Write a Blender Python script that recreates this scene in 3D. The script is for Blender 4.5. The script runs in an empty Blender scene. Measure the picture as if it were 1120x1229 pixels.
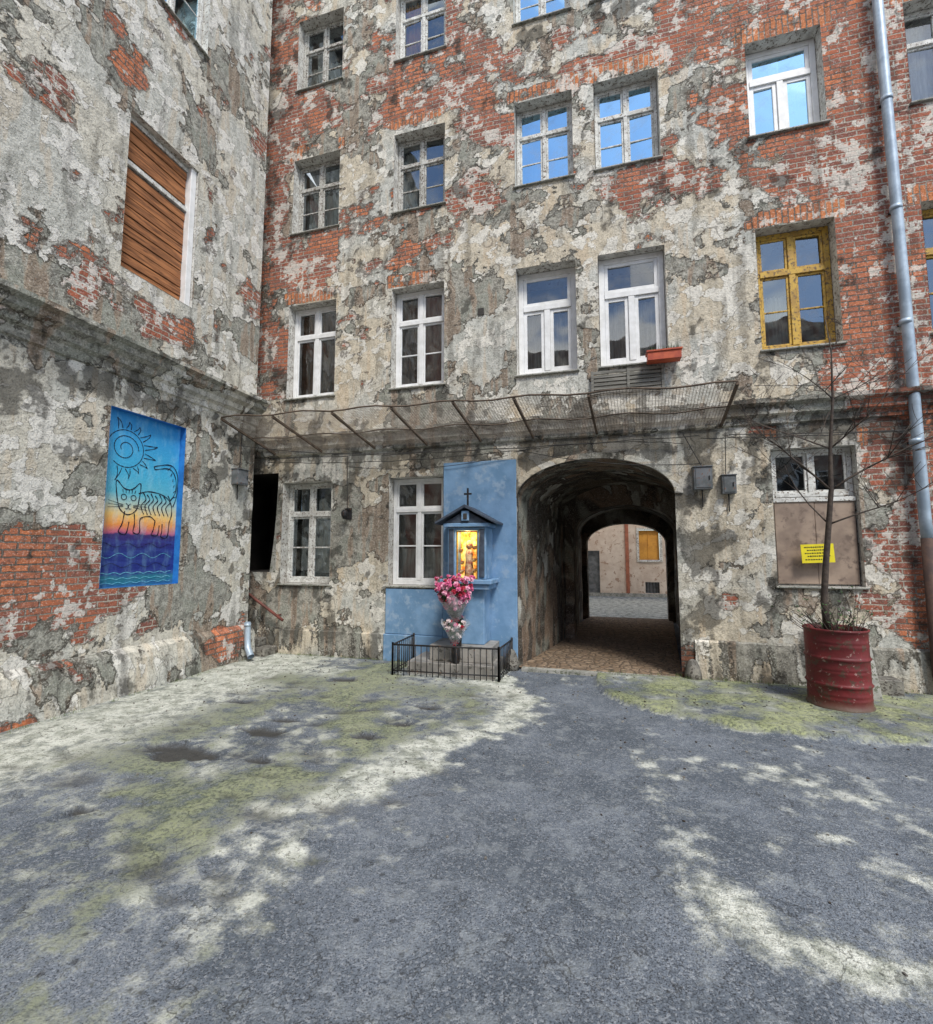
import bpy, math, random
from mathutils import Vector, noise as mn
random.seed(7)
R=math.radians
scene=bpy.context.scene
COL=scene.collection
# ------------------------------------------------------------------ node helpers
def mk(name,rough=0.9,spec=0.3):
    m=bpy.data.materials.new(name); m.use_nodes=True
    nt=m.node_tree; b=nt.nodes['Principled BSDF']
    b.inputs['Roughness'].default_value=rough
    b.inputs['Specular IOR Level'].default_value=spec
    return m,nt,b
def nd(nt,t,ins=None,**pr):
    n=nt.nodes.new(t)
    for k,v in pr.items(): setattr(n,k,v)
    for k,v in (ins or {}).items():
        s=n.inputs[k]
        if hasattr(v,'is_output'): nt.links.new(v,s)
        else: s.default_value=v
    return n
def C(c): return (c[0],c[1],c[2],1.0) if len(c)==3 else c
def mix(nt,f,a,b,mode='MIX'):
    n=nt.nodes.new('ShaderNodeMix'); n.data_type='RGBA'; n.blend_type=mode; n.clamp_factor=True
    for i,v in ((0,f),(6,a),(7,b)):
        if hasattr(v,'is_output'): nt.links.new(v,n.inputs[i])
        else: n.inputs[i].default_value=(v if i==0 else C(v))
    return n.outputs[2]
def M(nt,op,a,b=0.0,c=0.0,clamp=False):
    n=nt.nodes.new('ShaderNodeMath'); n.operation=op; n.use_clamp=clamp
    for i,v in enumerate((a,b,c)):
        if hasattr(v,'is_output'): nt.links.new(v,n.inputs[i])
        else: n.inputs[i].default_value=v
    return n.outputs[0]
def ss(nt,v,lo,hi,a=0.0,b=1.0):
    n=nt.nodes.new('ShaderNodeMapRange'); n.interpolation_type='SMOOTHSTEP'
    nt.links.new(v,n.inputs[0])
    for i,x in zip((1,2,3,4),(lo,hi,a,b)): n.inputs[i].default_value=x
    return n.outputs[0]
def noi(nt,vec,scale,detail=3,rough=0.6,dist=0.0,col=False):
    n=nd(nt,'ShaderNodeTexNoise',{'Vector':vec,'Scale':scale,'Detail':detail,'Roughness':rough,'Distortion':dist})
    return n.outputs['Color'] if col else n.outputs['Fac']
def ramp(nt,f,stops,interp='LINEAR'):
    n=nt.nodes.new('ShaderNodeValToRGB'); n.color_ramp.interpolation=interp
    e=n.color_ramp.elements
    while len(e)<len(stops): e.new(0.5)
    for el,(p,c) in zip(e,stops): el.position=p; el.color=C(c)
    nt.links.new(f,n.inputs[0]); return n.outputs[0]
def coords(nt,off=(0,0,0),scale=(1,1,1)):
    t=nt.nodes.new('ShaderNodeTexCoord')
    if off==(0,0,0) and scale==(1,1,1): return t.outputs['Object']
    m=nd(nt,'ShaderNodeMapping',{'Vector':t.outputs['Object'],'Location':off,'Scale':scale})
    return m.outputs[0]
def bump(nt,b,h,dist=0.01,strength=1.0):
    n=nd(nt,'ShaderNodeBump',{'Height':h,'Distance':dist,'Strength':strength})
    nt.links.new(n.outputs[0],b.inputs['Normal'])
def L(nt,o,i): nt.links.new(o,i)

def simple(name,c1,c2=None,rough=0.7,spec=0.3,scale=8,bd=0.002,metal=0.0,lo=.35,hi=.65,c3=None,s3=25,t3=.62,w3=.03):
    m,nt,b=mk(name,rough,spec); v=coords(nt)
    n=noi(nt,v,scale,3,.65)
    c=mix(nt,ss(nt,n,lo,hi),c1,c2 or tuple(x*.6 for x in c1))
    n2=noi(nt,v,s3,3,.7) if (bd or c3) else None
    if c3: c=mix(nt,ss(nt,n2,t3,t3+w3),c,c3)
    L(nt,c,b.inputs['Base Color']); b.inputs['Metallic'].default_value=metal
    if bd: bump(nt,b,n2,bd)
    return m

# ------------------------------------------------------------------ baked surface noise (per-vertex layers)
def fr(x,y,s,o,H=.55): return mn.fractal(Vector((x,y,s)),H,2.0,o)
def calib(o,H):
    v=[fr(random.uniform(0,90),random.uniform(0,90),random.uniform(0,50),o,H) for _ in range(3000)]
    mu=sum(v)/len(v); return mu,(sum((q-mu)**2 for q in v)/len(v))**.5
C6=calib(6,.5); C5=calib(5,.55); C4=calib(4,.5); C3=calib(3,.8)
def nz(x,y,s,o,H,c): return .5+.088*(fr(x,y,s,o,H)-c[0])/c[1]
def layers(a,z,seed,rgb):
    r,g,b=rgb
    wx=.12*mn.noise(Vector((a*2,z*2,seed+3)))
    l1=mn.noise(Vector((a*.42,z*.42,seed+81))); l2=mn.noise(Vector((a*.55,z*.55,seed+97)))
    n1=nz((a+wx)*.90,z*1.05,seed+1.3,6,.62,C6)+r-.5+.13*l1
    n2=nz((a-wx)*1.15,z*1.3,seed+11.7,6,.6,C6)+g-.5+.16*l2
    n3=nz(a*2.9,z*3.1,seed+23.1,5,.5,C5)
    gm=nz(a*2.5,z*1.9,seed+35.9,5,.55,C5)+b-.5
    st=nz(a*6.5,z*.6,seed+47.3,4,.5,C4)
    lo=nz(a*.8,z*.8,seed+59.1,3,.8,C3)
    return (n1,n2,n3),(gm,st,lo)

# ------------------------------------------------------------------ wall material
def wall_mat(name,cream=(.62,.55,.425),rend=(.34,.325,.275),bA=(.39,.115,.06),bB=(.21,.078,.06),pale=(.74,.71,.63),t_brick=.575,t_cream=.475,dark=.88):
    m,nt,b=mk(name,.95,.1)
    v=coords(nt)
    uv=nd(nt,'ShaderNodeUVMap').outputs[0]
    s1=nd(nt,'ShaderNodeSeparateColor',{'Color':nd(nt,'ShaderNodeAttribute',attribute_name='mask').outputs['Color']})
    s2=nd(nt,'ShaderNodeSeparateColor',{'Color':nd(nt,'ShaderNodeAttribute',attribute_name='mask2').outputs['Color']})
    n1,n2,n3=s1.outputs; gmn,stn,low=s2.outputs
    so=nd(nt,'ShaderNodeAttribute',attribute_name='soldier').outputs['Fac']
    med=noi(nt,v,10.0,3,.68); fine=noi(nt,v,46,2,.75)
    mm=M(nt,'SUBTRACT',med,.5); ff=M(nt,'SUBTRACT',fine,.5)
    sx=nd(nt,'ShaderNodeSeparateXYZ',{0:uv})
    ux=M(nt,'MULTIPLY_ADD',mm,.035,sx.outputs[0]); uz=M(nt,'MULTIPLY_ADD',mm,.03,sx.outputs[1])
    A=nd(nt,'ShaderNodeCombineXYZ',{0:ux,1:uz}).outputs[0]; B=nd(nt,'ShaderNodeCombineXYZ',{0:uz,1:ux}).outputs[0]
    st=M(nt,'GREATER_THAN',so,.5)
    vm=nt.nodes.new('ShaderNodeMix'); vm.data_type='VECTOR'
    L(nt,st,vm.inputs[0]); L(nt,A,vm.inputs[4]); L(nt,B,vm.inputs[5])
    br=nd(nt,'ShaderNodeTexBrick',{'Vector':vm.outputs[1],'Color1':C((0,0,0)),'Color2':C((1,1,1)),'Mortar':C((.5,.5,.5)),'Scale':1.0,'Mortar Size':.010,'Mortar Smooth':.3,'Bias':0.0,'Brick Width':.25,'Row Height':.078})
    rnd=br.outputs['Color']; mort=br.outputs['Fac']
    bc=mix(nt,rnd,bA,bB)
    bc=mix(nt,ss(nt,low,.46,.62),bc,mix(nt,rnd,(.58,.19,.08),(.37,.135,.08)))
    bc=mix(nt,M(nt,'MULTIPLY',ss(nt,med,.50,.62),.65),bc,(.10,.055,.045))
    bc=mix(nt,ss(nt,fine,.5,.7,0,.35),bc,(.52,.36,.28))
    bc=mix(nt,st,bc,mix(nt,rnd,(.60,.22,.09),(.38,.15,.08)))
    bc=mix(nt,mort,bc,mix(nt,ss(nt,low,.4,.6),(.44,.39,.32),(.15,.125,.105)))
    ww=ss(nt,M(nt,'ADD',M(nt,'MULTIPLY_ADD',mm,.8,n3),M(nt,'MULTIPLY',M(nt,'SUBTRACT',.5,low),.5)),.56,.62)
    bc=mix(nt,M(nt,'MULTIPLY',ww,.7),bc,pale)
    n1p=M(nt,'ADD',M(nt,'MULTIPLY_ADD',mm,.15,n1),M(nt,'MULTIPLY',ff,.03))
    mb=ss(nt,n1p,t_brick,t_brick+.010)
    n2p=M(nt,'ADD',M(nt,'MULTIPLY_ADD',mm,.13,n2),M(nt,'MULTIPLY',ff,.03))
    mc=ss(nt,n2p,t_cream,t_cream+.010)
    n3p=M(nt,'MULTIPLY_ADD',mm,.18,n3)
    mp=M(nt,'MULTIPLY',ss(nt,n3p,.55,.558),mc)
    rc=mix(nt,ss(nt,med,.33,.66),tuple(x*.55 for x in rend),tuple(x*1.2 for x in rend))
    rc=mix(nt,ss(nt,n3,.50,.60,0,.7),rc,(.27,.28,.235))
    rc=mix(nt,ss(nt,stn,.52,.58,0,.5),rc,(.40,.27,.18))
    cc=mix(nt,ss(nt,med,.35,.60),tuple(x*.76 for x in cream),cream)
    cc=mix(nt,ss(nt,low,.44,.58),cc,mix(nt,ss(nt,med,.35,.6),(.40,.40,.355),(.56,.555,.50)))
    cc=mix(nt,ss(nt,stn,.45,.40,0,.3),cc,(cream[0]*.9,cream[1]*.72,cream[2]*.55))
    pc=mix(nt,ss(nt,med,.36,.58),tuple(x*.84 for x in pale),pale)
    col=mix(nt,mc,rc,cc); col=mix(nt,M(nt,'MULTIPLY',mp,.85),col,pc)
    e1=ss(nt,M(nt,'ABSOLUTE',M(nt,'SUBTRACT',n2p,t_cream-.008)),.002,.014,1,0)  # dark outline at flake edges: grime and edge shadow painted together
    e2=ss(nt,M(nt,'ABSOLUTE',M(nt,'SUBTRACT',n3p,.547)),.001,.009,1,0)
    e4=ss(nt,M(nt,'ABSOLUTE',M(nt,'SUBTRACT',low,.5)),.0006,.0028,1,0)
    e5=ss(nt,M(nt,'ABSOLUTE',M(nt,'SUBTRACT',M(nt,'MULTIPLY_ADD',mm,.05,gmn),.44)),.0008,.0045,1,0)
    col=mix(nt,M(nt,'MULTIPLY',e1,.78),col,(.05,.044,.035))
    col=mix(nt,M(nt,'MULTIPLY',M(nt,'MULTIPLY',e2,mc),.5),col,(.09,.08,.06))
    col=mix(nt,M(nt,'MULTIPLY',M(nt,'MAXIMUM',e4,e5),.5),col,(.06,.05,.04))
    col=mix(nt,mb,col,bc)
    e3=ss(nt,M(nt,'ABSOLUTE',M(nt,'SUBTRACT',n1p,t_brick-.010)),.003,.020,1,0)  # brick patch outline, also grime plus edge shadow in the colour
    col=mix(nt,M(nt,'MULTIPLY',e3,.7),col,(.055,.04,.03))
    col=mix(nt,ss(nt,stn,.54,.68,0,.55),col,mix(nt,.3,(.045,.04,.032),col))
    col=mix(nt,ss(nt,fine,.54,.68,0,.5),col,(.06,.052,.043))
    col=mix(nt,ss(nt,fine,.46,.34,0,.25),col,(.85,.82,.75))
    gm=M(nt,'MULTIPLY',ss(nt,M(nt,'MULTIPLY_ADD',mm,.35,gmn),.535,.62),dark)
    col=mix(nt,gm,col,mix(nt,.2,(.038,.036,.031),col))
    L(nt,col,b.inputs['Base Color'])
    hb=M(nt,'MULTIPLY_ADD',M(nt,'SUBTRACT',1.0,mort),.35,M(nt,'MULTIPLY',rnd,.08))
    hp=M(nt,'MULTIPLY_ADD',mc,.4,.75); hp=M(nt,'MULTIPLY_ADD',mp,.14,hp)
    hh=nt.nodes.new('ShaderNodeMix'); L(nt,mb,hh.inputs[0]); L(nt,hp,hh.inputs[2]); L(nt,hb,hh.inputs[3])
    h=M(nt,'MULTIPLY_ADD',med,.42,hh.outputs[0]); h=M(nt,'MULTIPLY_ADD',fine,.2,h)
    bump(nt,b,h,.034,1.0)
    return m

# ------------------------------------------------------------------ mesh helpers
class MB:
    def __init__(s,P=None): s.v=[];s.f=[];s.m=[];s.uv=[];s.mats=[];s.P=P or (lambda a,d,z:(a,d,z)); s.sm=[]
    def mi(s,mat):
        if mat not in s.mats: s.mats.append(mat)
        return s.mats.index(mat)
    def vert(s,a,d,z,uv=None):
        s.v.append(s.P(a,d,z)); s.uv.append(uv or (a+d,z)); return len(s.v)-1
    def face(s,idx,mat,smooth=False): s.f.append(tuple(idx)); s.m.append(s.mi(mat)); s.sm.append(smooth)
    def quad(s,pts,mat,uvs=None):
        i=[s.vert(*p,uv=(uvs[k] if uvs else None)) for k,p in enumerate(pts)]; s.face(i,mat)
    def box(s,a0,a1,d0,d1,z0,z1,mat):
        i=[s.vert(a,d,z) for z in (z0,z1) for d in (d0,d1) for a in (a0,a1)]
        for q in ((0,1,5,4),(2,6,7,3),(0,4,6,2),(1,3,7,5),(4,5,7,6),(0,2,3,1)): s.face([i[k] for k in q],mat)
    def obox(s,c,ax,ay,az,mat):
        c=Vector(c);ax=Vector(ax);ay=Vector(ay);az=Vector(az)
        i=[s.vert(*(c+ax*x+ay*y+az*z)) for z in(-1,1) for y in(-1,1) for x in(-1,1)]
        for q in ((0,1,5,4),(2,6,7,3),(0,4,6,2),(1,3,7,5),(4,5,7,6),(0,2,3,1)): s.face([i[k] for k in q],mat)
    def tube(s,pts,rad,n,mat,cap=True,smooth=True):
        pts=[Vector(p) for p in pts]; rings=[]
        if not isinstance(rad,(list,tuple)): rad=[rad]*len(pts)
        ref=None
        for k,p in enumerate(pts):
            t=(pts[min(k+1,len(pts)-1)]-pts[max(k-1,0)]).normalized()
            if ref is None: ref=Vector((0,0,1)) if abs(t.z)<.9 else Vector((1,0,0))
            u=ref-t*ref.dot(t)
            if u.length<1e-4: u=t.orthogonal()
            u.normalize(); ref=u; w=t.cross(u)
            rings.append([s.vert(*(p+(u*math.cos(q)+w*math.sin(q))*rad[k])) for q in [2*math.pi*j/n for j in range(n)]])
        for k in range(len(rings)-1):
            for j in range(n):
                s.face((rings[k][j],rings[k][(j+1)%n],rings[k+1][(j+1)%n],rings[k+1][j]),mat,smooth)
        if cap:
            s.face(list(reversed(rings[0])),mat); s.face(rings[-1],mat)
    def lathe(s,c,prof,n,mat,cap=True):
        rings=[]
        for r,z in prof: rings.append([s.vert(c[0]+r*math.cos(2*math.pi*j/n),c[1]+r*math.sin(2*math.pi*j/n),c[2]+z) for j in range(n)])
        for k in range(len(rings)-1):
            for j in range(n): s.face((rings[k][j],rings[k][(j+1)%n],rings[k+1][(j+1)%n],rings[k+1][j]),mat,True)
        if cap: s.face(list(reversed(rings[0])),mat); s.face(rings[-1],mat)
    def build(s,name,parent=None,maskfn=None,bevel=0,soldier=None,raw=False,seed=0):
        me=bpy.data.meshes.new(name); me.from_pydata(s.v,[],s.f)
        for m in s.mats: me.materials.append(m)
        me.polygons.foreach_set('material_index',s.m); me.polygons.foreach_set('use_smooth',s.sm)
        ul=me.uv_layers.new(name='UVMap'); fl=[]
        vi=[0]*len(me.loops); me.loops.foreach_get('vertex_index',vi)
        for i in vi: fl.extend(s.uv[i])
        ul.data.foreach_set('uv',fl)
        if maskfn:
            f1=[];f2=[]
            if raw:
                for u in s.uv: f1.extend(maskfn(u[0],u[1])+(1.0,))
            else:
                for u in s.uv:
                    p,q=layers(u[0],u[1],seed,maskfn(u[0],u[1])); f1.extend(p+(1.0,)); f2.extend(q+(1.0,))
            at=me.color_attributes.new('mask','FLOAT_COLOR','POINT'); at.data.foreach_set('color',f1)
            if f2: at=me.color_attributes.new('mask2','FLOAT_COLOR','POINT'); at.data.foreach_set('color',f2)
        if soldier:
            at=me.attributes.new('soldier','FLOAT','POINT')
            at.data.foreach_set('value',[float(soldier(u[0],u[1])) for u in s.uv])
        me.update()
        o=bpy.data.objects.new(name,me); COL.objects.link(o)
        if parent: o.parent=parent
        if bevel:
            b=o.modifiers.new('bevel','BEVEL'); b.width=bevel; b.segments=1; b.limit_method='ANGLE'
        return o
def empty(name):
    o=bpy.data.objects.new(name,None); COL.objects.link(o); o.empty_display_size=.2; return o
def lines(lo,hi,step,extra):
    s=sorted(set([lo,hi]+[round(e,4) for e in extra if lo<e<hi])); out=[]
    for a,b in zip(s,s[1:]):
        n=max(1,int(round((b-a)/step)))
        out+= [a+(b-a)*k/n for k in range(n)]
    return out+[s[-1]]
def gauss(a,z,blobs):
    t=0
    for (x,y,rx,ry,s) in blobs:
        d=((a-x)/rx)**2+((z-y)/ry)**2
        if d<9: t+=s*math.exp(-d*.5)
    return t
def wall(name,P,a0,a1,z0,z1,holes,mat,parent,maskfn,soldier,step=.04,amp=.014,seed=0):
    mb=MB(P)
    al=lines(a0,a1,step,[h[0] for h in holes]+[h[1] for h in holes]); zl=lines(z0,z1,step,[h[2] for h in holes]+[h[3] for h in holes])
    idx={}
    for j,z in enumerate(zl):
        for i,a in enumerate(al):
            dm=9
            for h in holes:
                dx=max(h[0]-a,0,a-h[1]); dz=max(h[2]-z,0,z-h[3])
                if dx<.3 and dz<.3: dm=min(dm,math.hypot(dx,dz))
            k=min(1,max(0,(dm-.02)/.15))
            d=fr(a*1.3,z*1.3,len(name)+seed,3,1.0)*amp*k
            idx[i,j]=mb.vert(a,-abs(d),z,uv=(a,z))
    for j in range(len(zl)-1):
        for i in range(len(al)-1):
            ca=(al[i]+al[i+1])/2; cz=(zl[j]+zl[j+1])/2
            if any(h[0]<ca<h[1] and h[2]<cz<h[3] for h in holes): continue
            mb.face((idx[i,j],idx[i+1,j],idx[i+1,j+1],idx[i,j+1]),mat,True)
    return mb.build(name,parent,maskfn,soldier=soldier,seed=seed)
def cornice(mb,prof,a0,a1,mat,step=.05,jit=.012):
    n=int((a1-a0)/step); rows=[]
    for k in range(n+1):
        a=a0+(a1-a0)*k/n; r=[]
        for q,(d,z) in enumerate(prof):
            f=mn.noise(Vector((a*3.1,q*7.7,prof[0][1]*5)))+.6*mn.noise(Vector((a*11,q*3.7,2)))
            e=0 if d>=0 else f*jit
            r.append(mb.vert(a,d+abs(e)*1.4,z+e*.6,uv=(a,z+(-d)*.7)))
        rows.append(r)
    for k in range(n):
        for q in range(len(prof)-1):
            mb.face((rows[k][q],rows[k+1][q],rows[k+1][q+1],rows[k][q+1]),mat,False)
    mb.face(rows[0],mat); mb.face(list(reversed(rows[-1])),mat)

# ------------------------------------------------------------------ materials
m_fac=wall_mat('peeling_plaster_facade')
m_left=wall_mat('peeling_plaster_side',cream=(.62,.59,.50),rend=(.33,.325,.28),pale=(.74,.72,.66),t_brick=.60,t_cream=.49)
m_far=simple('far_plaster',(.66,.56,.46),(.54,.43,.34),scale=2.5,bd=.01,c3=(.38,.26,.19),s3=4,t3=.56,w3=.06)
m_opp=simple('opposite_plaster',(.40,.34,.27),(.22,.10,.07),scale=1.2,bd=.0)
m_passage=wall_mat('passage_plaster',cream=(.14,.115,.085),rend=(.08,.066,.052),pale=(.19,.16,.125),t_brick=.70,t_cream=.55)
m_reveal=simple('reveal_plaster',(.66,.65,.60),(.44,.42,.38),scale=6,c3=(.18,.15,.12),t3=.56,bd=.006)
m_white=simple('white_frame',(.82,.82,.81),(.70,.70,.68),rough=.45,scale=5,bd=.0)
m_oldwhite=simple('old_white_paint',(.72,.72,.68),(.50,.49,.45),rough=.7,scale=9,c3=(.17,.13,.10),s3=30,t3=.58,bd=.003)
m_grey=simple('weathered_grey_paint',(.55,.54,.50),(.36,.35,.31),rough=.75,scale=9,c3=(.13,.10,.08),s3=30,t3=.55,bd=.004)
m_yellow=simple('ochre_window_paint',(.58,.37,.07),(.40,.24,.06),rough=.6,scale=7,c3=(.14,.09,.05),s3=28,t3=.56,bd=.003)
m_zinc=simple('zinc',(.42,.51,.59),(.28,.35,.42),rough=.45,spec=.5,scale=4,metal=.25,bd=.001)
m_boxgrey=simple('grey_metal_box',(.18,.19,.20),(.10,.11,.11),rough=.5,scale=6,c3=(.2,.1,.06),t3=.62)
m_black=simple('black_metal',(.03,.03,.032),(.015,.015,.015),rough=.5,scale=20,c3=(.09,.045,.025),t3=.6)
m_rust=simple('rusty_steel',(.15,.11,.08),(.08,.06,.045),rough=.8,scale=12,bd=0)
m_cable=simple('cable',(.05,.048,.045),rough=.7,bd=0)
m_blue=simple('shrine_blue_plaster',(.20,.34,.52),(.14,.26,.41),rough=.85,scale=2.5,bd=.006,c3=(.27,.38,.51),s3=6,t3=.52,w3=.16)
m_blued=simple('shrine_dark_slate',(.07,.09,.12),(.04,.05,.07),rough=.6,scale=10,bd=.003)
m_conc=simple('concrete',(.40,.39,.35),(.24,.24,.21),scale=5,bd=.006,c3=(.12,.13,.09),t3=.56)
m_tile=simple('grey_tile',(.34,.32,.29),(.22,.21,.19),rough=.5,scale=5,bd=.002,c3=(.12,.115,.10),s3=9,t3=.56,w3=.08)
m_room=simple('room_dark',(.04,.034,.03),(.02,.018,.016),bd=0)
m_redpipe=simple('red_handrail',(.20,.06,.045),(.11,.045,.035),rough=.6,scale=10,bd=0)
m_orangeboard=simple('orange_board',(.68,.33,.06),(.52,.24,.05),scale=3,bd=0)
m_voidm=simple('dark_void',(.05,.045,.04),(.03,.027,.024),scale=3,bd=0)
def glass(name,fac,tint):
    m=bpy.data.materials.new(name); m.use_nodes=True; nt=m.node_tree; nt.nodes.clear()
    v=coords(nt); out=nt.nodes.new('ShaderNodeOutputMaterial')
    g=nd(nt,'ShaderNodeBsdfGlossy',{'Color':C(tint),'Roughness':.02})
    n=nd(nt,'ShaderNodeBump',{'Height':noi(nt,v,1.8,1,.5),'Distance':.02,'Strength':.45}); L(nt,n.outputs[0],g.inputs['Normal'])
    t=nd(nt,'ShaderNodeBsdfTransparent',{'Color':C((.8,.84,.82))})
    d=nd(nt,'ShaderNodeBsdfDiffuse',{'Color':C((.35,.34,.3))})
    fr_=M(nt,'ADD',nd(nt,'ShaderNodeFresnel',{'IOR':1.5}).outputs[0],fac,clamp=True)
    mx=nd(nt,'ShaderNodeMixShader',{0:fr_,1:t.outputs[0],2:g.outputs[0]})
    dirt=ss(nt,noi(nt,v,4,3,.7),.45,.75,.0,.2)
    mx2=nd(nt,'ShaderNodeMixShader',{0:dirt,1:mx.outputs[0],2:d.outputs[0]})
    L(nt,mx2.outputs[0],out.inputs[0]); return m
m_glass=glass('window_glass',.10,(.9,.95,1))
m_glassb=glass('window_glass_old',.16,(.8,.92,1))
m_glassk=glass('window_glass_skyward',.66,(.50,.80,1))
def curtain(name,c1,c2):
    m,nt,b=mk(name,.9,.1); v=coords(nt,(0,0,0),(1,1,.12))
    w=noi(nt,v,22,2,.5); L(nt,mix(nt,ss(nt,w,.35,.65),c1,c2),b.inputs['Base Color']); return m
m_curt=curtain('white_net_curtain',(.60,.58,.53),(.36,.35,.32))
m_curtb=curtain('brown_curtain',(.26,.14,.09),(.12,.065,.045))
m_orefl=curtain('orange_reflection_sheet',(.85,.40,.08),(.6,.22,.04))  # reflection colour put into an added sheet, hung like a curtain
def boards(name,c1,c2):
    m,nt,b=mk(name,.75,.2); v=coords(nt,(0,0,0),(1,1,14))
    g=noi(nt,v,2.2,4,.65,.6); L(nt,mix(nt,ss(nt,g,.35,.65),c1,c2),b.inputs['Base Color'])
    bump(nt,b,g,.004); return m
m_board=boards('brown_timber_boards',(.44,.19,.08),(.16,.07,.035))
m_ply=simple('weathered_plywood',(.36,.275,.21),(.24,.18,.14),scale=3,bd=.002,c3=(.17,.125,.10),s3=7,t3=.52,w3=.18)
m_slat=boards('grey_slats',(.26,.25,.22),(.12,.115,.10))

# ------------------------------------------------------------------ windows
def window(name,P,a0,a1,z0,z1,fm,parent,style='2x3',depth=.18,fw=.055,gm=None,back=None,curt=None,reveal=None,sill=True,trans=.66):
    e=empty(name); e.parent=parent
    mb=MB(P); rv=reveal or m_reveal
    for q in (((a0,-.004,z0),(a0,depth+.05,z0),(a0,depth+.05,z1),(a0,-.004,z1)),((a1,-.004,z0),(a1,-.004,z1),(a1,depth+.05,z1),(a1,depth+.05,z0)),
              ((a0,-.004,z1),(a0,depth+.05,z1),(a1,depth+.05,z1),(a1,-.004,z1)),((a0,-.004,z0),(a1,-.004,z0),(a1,depth+.05,z0),(a0,depth+.05,z0))):
        mb.quad(q,rv)
    mb.build('reveal',e)
    g=.006; A0,A1,Z0,Z1=a0+g,a1-g,z0+g,z1-g
    mb=MB(P); d0,d1=depth,depth+.06
    mb.box(A0,A0+fw,d0,d1,Z0,Z1,fm); mb.box(A1-fw,A1,d0,d1,Z0,Z1,fm)
    mb.box(A0+fw,A1-fw,d0+.001,d1,Z1-fw,Z1,fm); mb.box(A0+fw,A1-fw,d0+.001,d1,Z0,Z0+fw*1.3,fm)
    zt=Z0+(Z1-Z0)*trans; c=(A0+A1)/2; hw=fw*.55
    mb.box(A0+fw,A1-fw,d0-.012,d1-.003,zt-hw,zt+hw,fm)
    def sash(x0,x1,y0,y1,bars=0,w=.034):
        s0,s1=d0+.012,d1-.012
        mb.box(x0,x0+w,s0,s1,y0,y1,fm); mb.box(x1-w,x1,s0,s1,y0,y1,fm)
        mb.box(x0+w,x1-w,s0+.001,s1,y0,y0+w,fm); mb.box(x0+w,x1-w,s0+.001,s1,y1-w,y1,fm)
        for k in range(bars):
            zz=y0+(y1-y0)*(k+1)/(bars+1); mb.box(x0+w,x1-w,s0+.006,s1-.004,zz-.012,zz+.012,fm)
    xi0,xi1=A0+fw+.002,A1-fw-.002; yl0,yl1=Z0+fw*1.3+.002,zt-hw-.002; yu0,yu1=zt+hw+.002,Z1-fw-.002
    mbar=hw
    if style in('2x3','2x2'):
        bars=1 if style=='2x3' else 0
        mb.box(c-mbar,c+mbar,d0-.008,d1-.006,Z0+fw*1.3,zt-hw,fm); mb.box(c-mbar,c+mbar,d0-.006,d1-.006,zt+hw,Z1-fw,fm)
        for x0,x1 in((xi0,c-mbar-.002),(c+mbar+.002,xi1)): sash(x0,x1,yl0,yl1,bars); sash(x0,x1,yu0,yu1,0)
    else:
        mb.box(c-mbar,c+mbar,d0-.008,d1-.006,Z0+fw*1.3,zt-hw,fm)
        for x0,x1 in((xi0,c-mbar-.002),(c+mbar+.002,xi1)): sash(x0,x1,yl0,yl1,0,.055)
        sash(xi0,xi1,yu0,yu1,0,.055)
    mb.build('frame',e,bevel=.004)
    mb=MB(P); gd=depth+.032
    for x0,x1,y0,y1 in ((xi0,c,yl0,yl1),(c,xi1,yl0,yl1),(xi0,c,yu0,yu1),(c,xi1,yu0,yu1)):
        t1,t2=random.uniform(-.009,.009),random.uniform(-.009,.009)
        mb.quad(((x0,gd+t1,y0),(x1,gd-t1,y0),(x1,gd-t1+t2,y1),(x0,gd+t1+t2,y1)),gm or m_glass)
    mb.build('glass',e)
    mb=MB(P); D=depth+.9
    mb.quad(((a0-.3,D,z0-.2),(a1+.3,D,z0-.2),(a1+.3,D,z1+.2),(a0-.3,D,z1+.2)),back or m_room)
    if curt:
        n=26
        for s in curt:
            x0,x1,y0,y1,cm=s; X0=a0+(a1-a0)*x0; X1=a0+(a1-a0)*x1; Y0=z0+(z1-z0)*y0; Y1=z0+(z1-z0)*y1
            pr=None
            for k in range(n+1):
                xx=X0+(X1-X0)*k/n; dd=depth+.13+.025*math.sin(k*1.9)+.01*math.sin(k*.7)
                cur=(mb.vert(xx,dd,Y0),mb.vert(xx,dd,Y1))
                if pr: mb.face((pr[0],cur[0],cur[1],pr[1]),cm,True)
                pr=cur
    mb.build('interior',e)
    if sill:
        mb=MB(P); mb.box(a0-.03,a1+.03,-.045,depth-.004,z0-.03,z0-.003,m_conc); mb.build('sill',e,bevel=.006)
    return e

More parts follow.
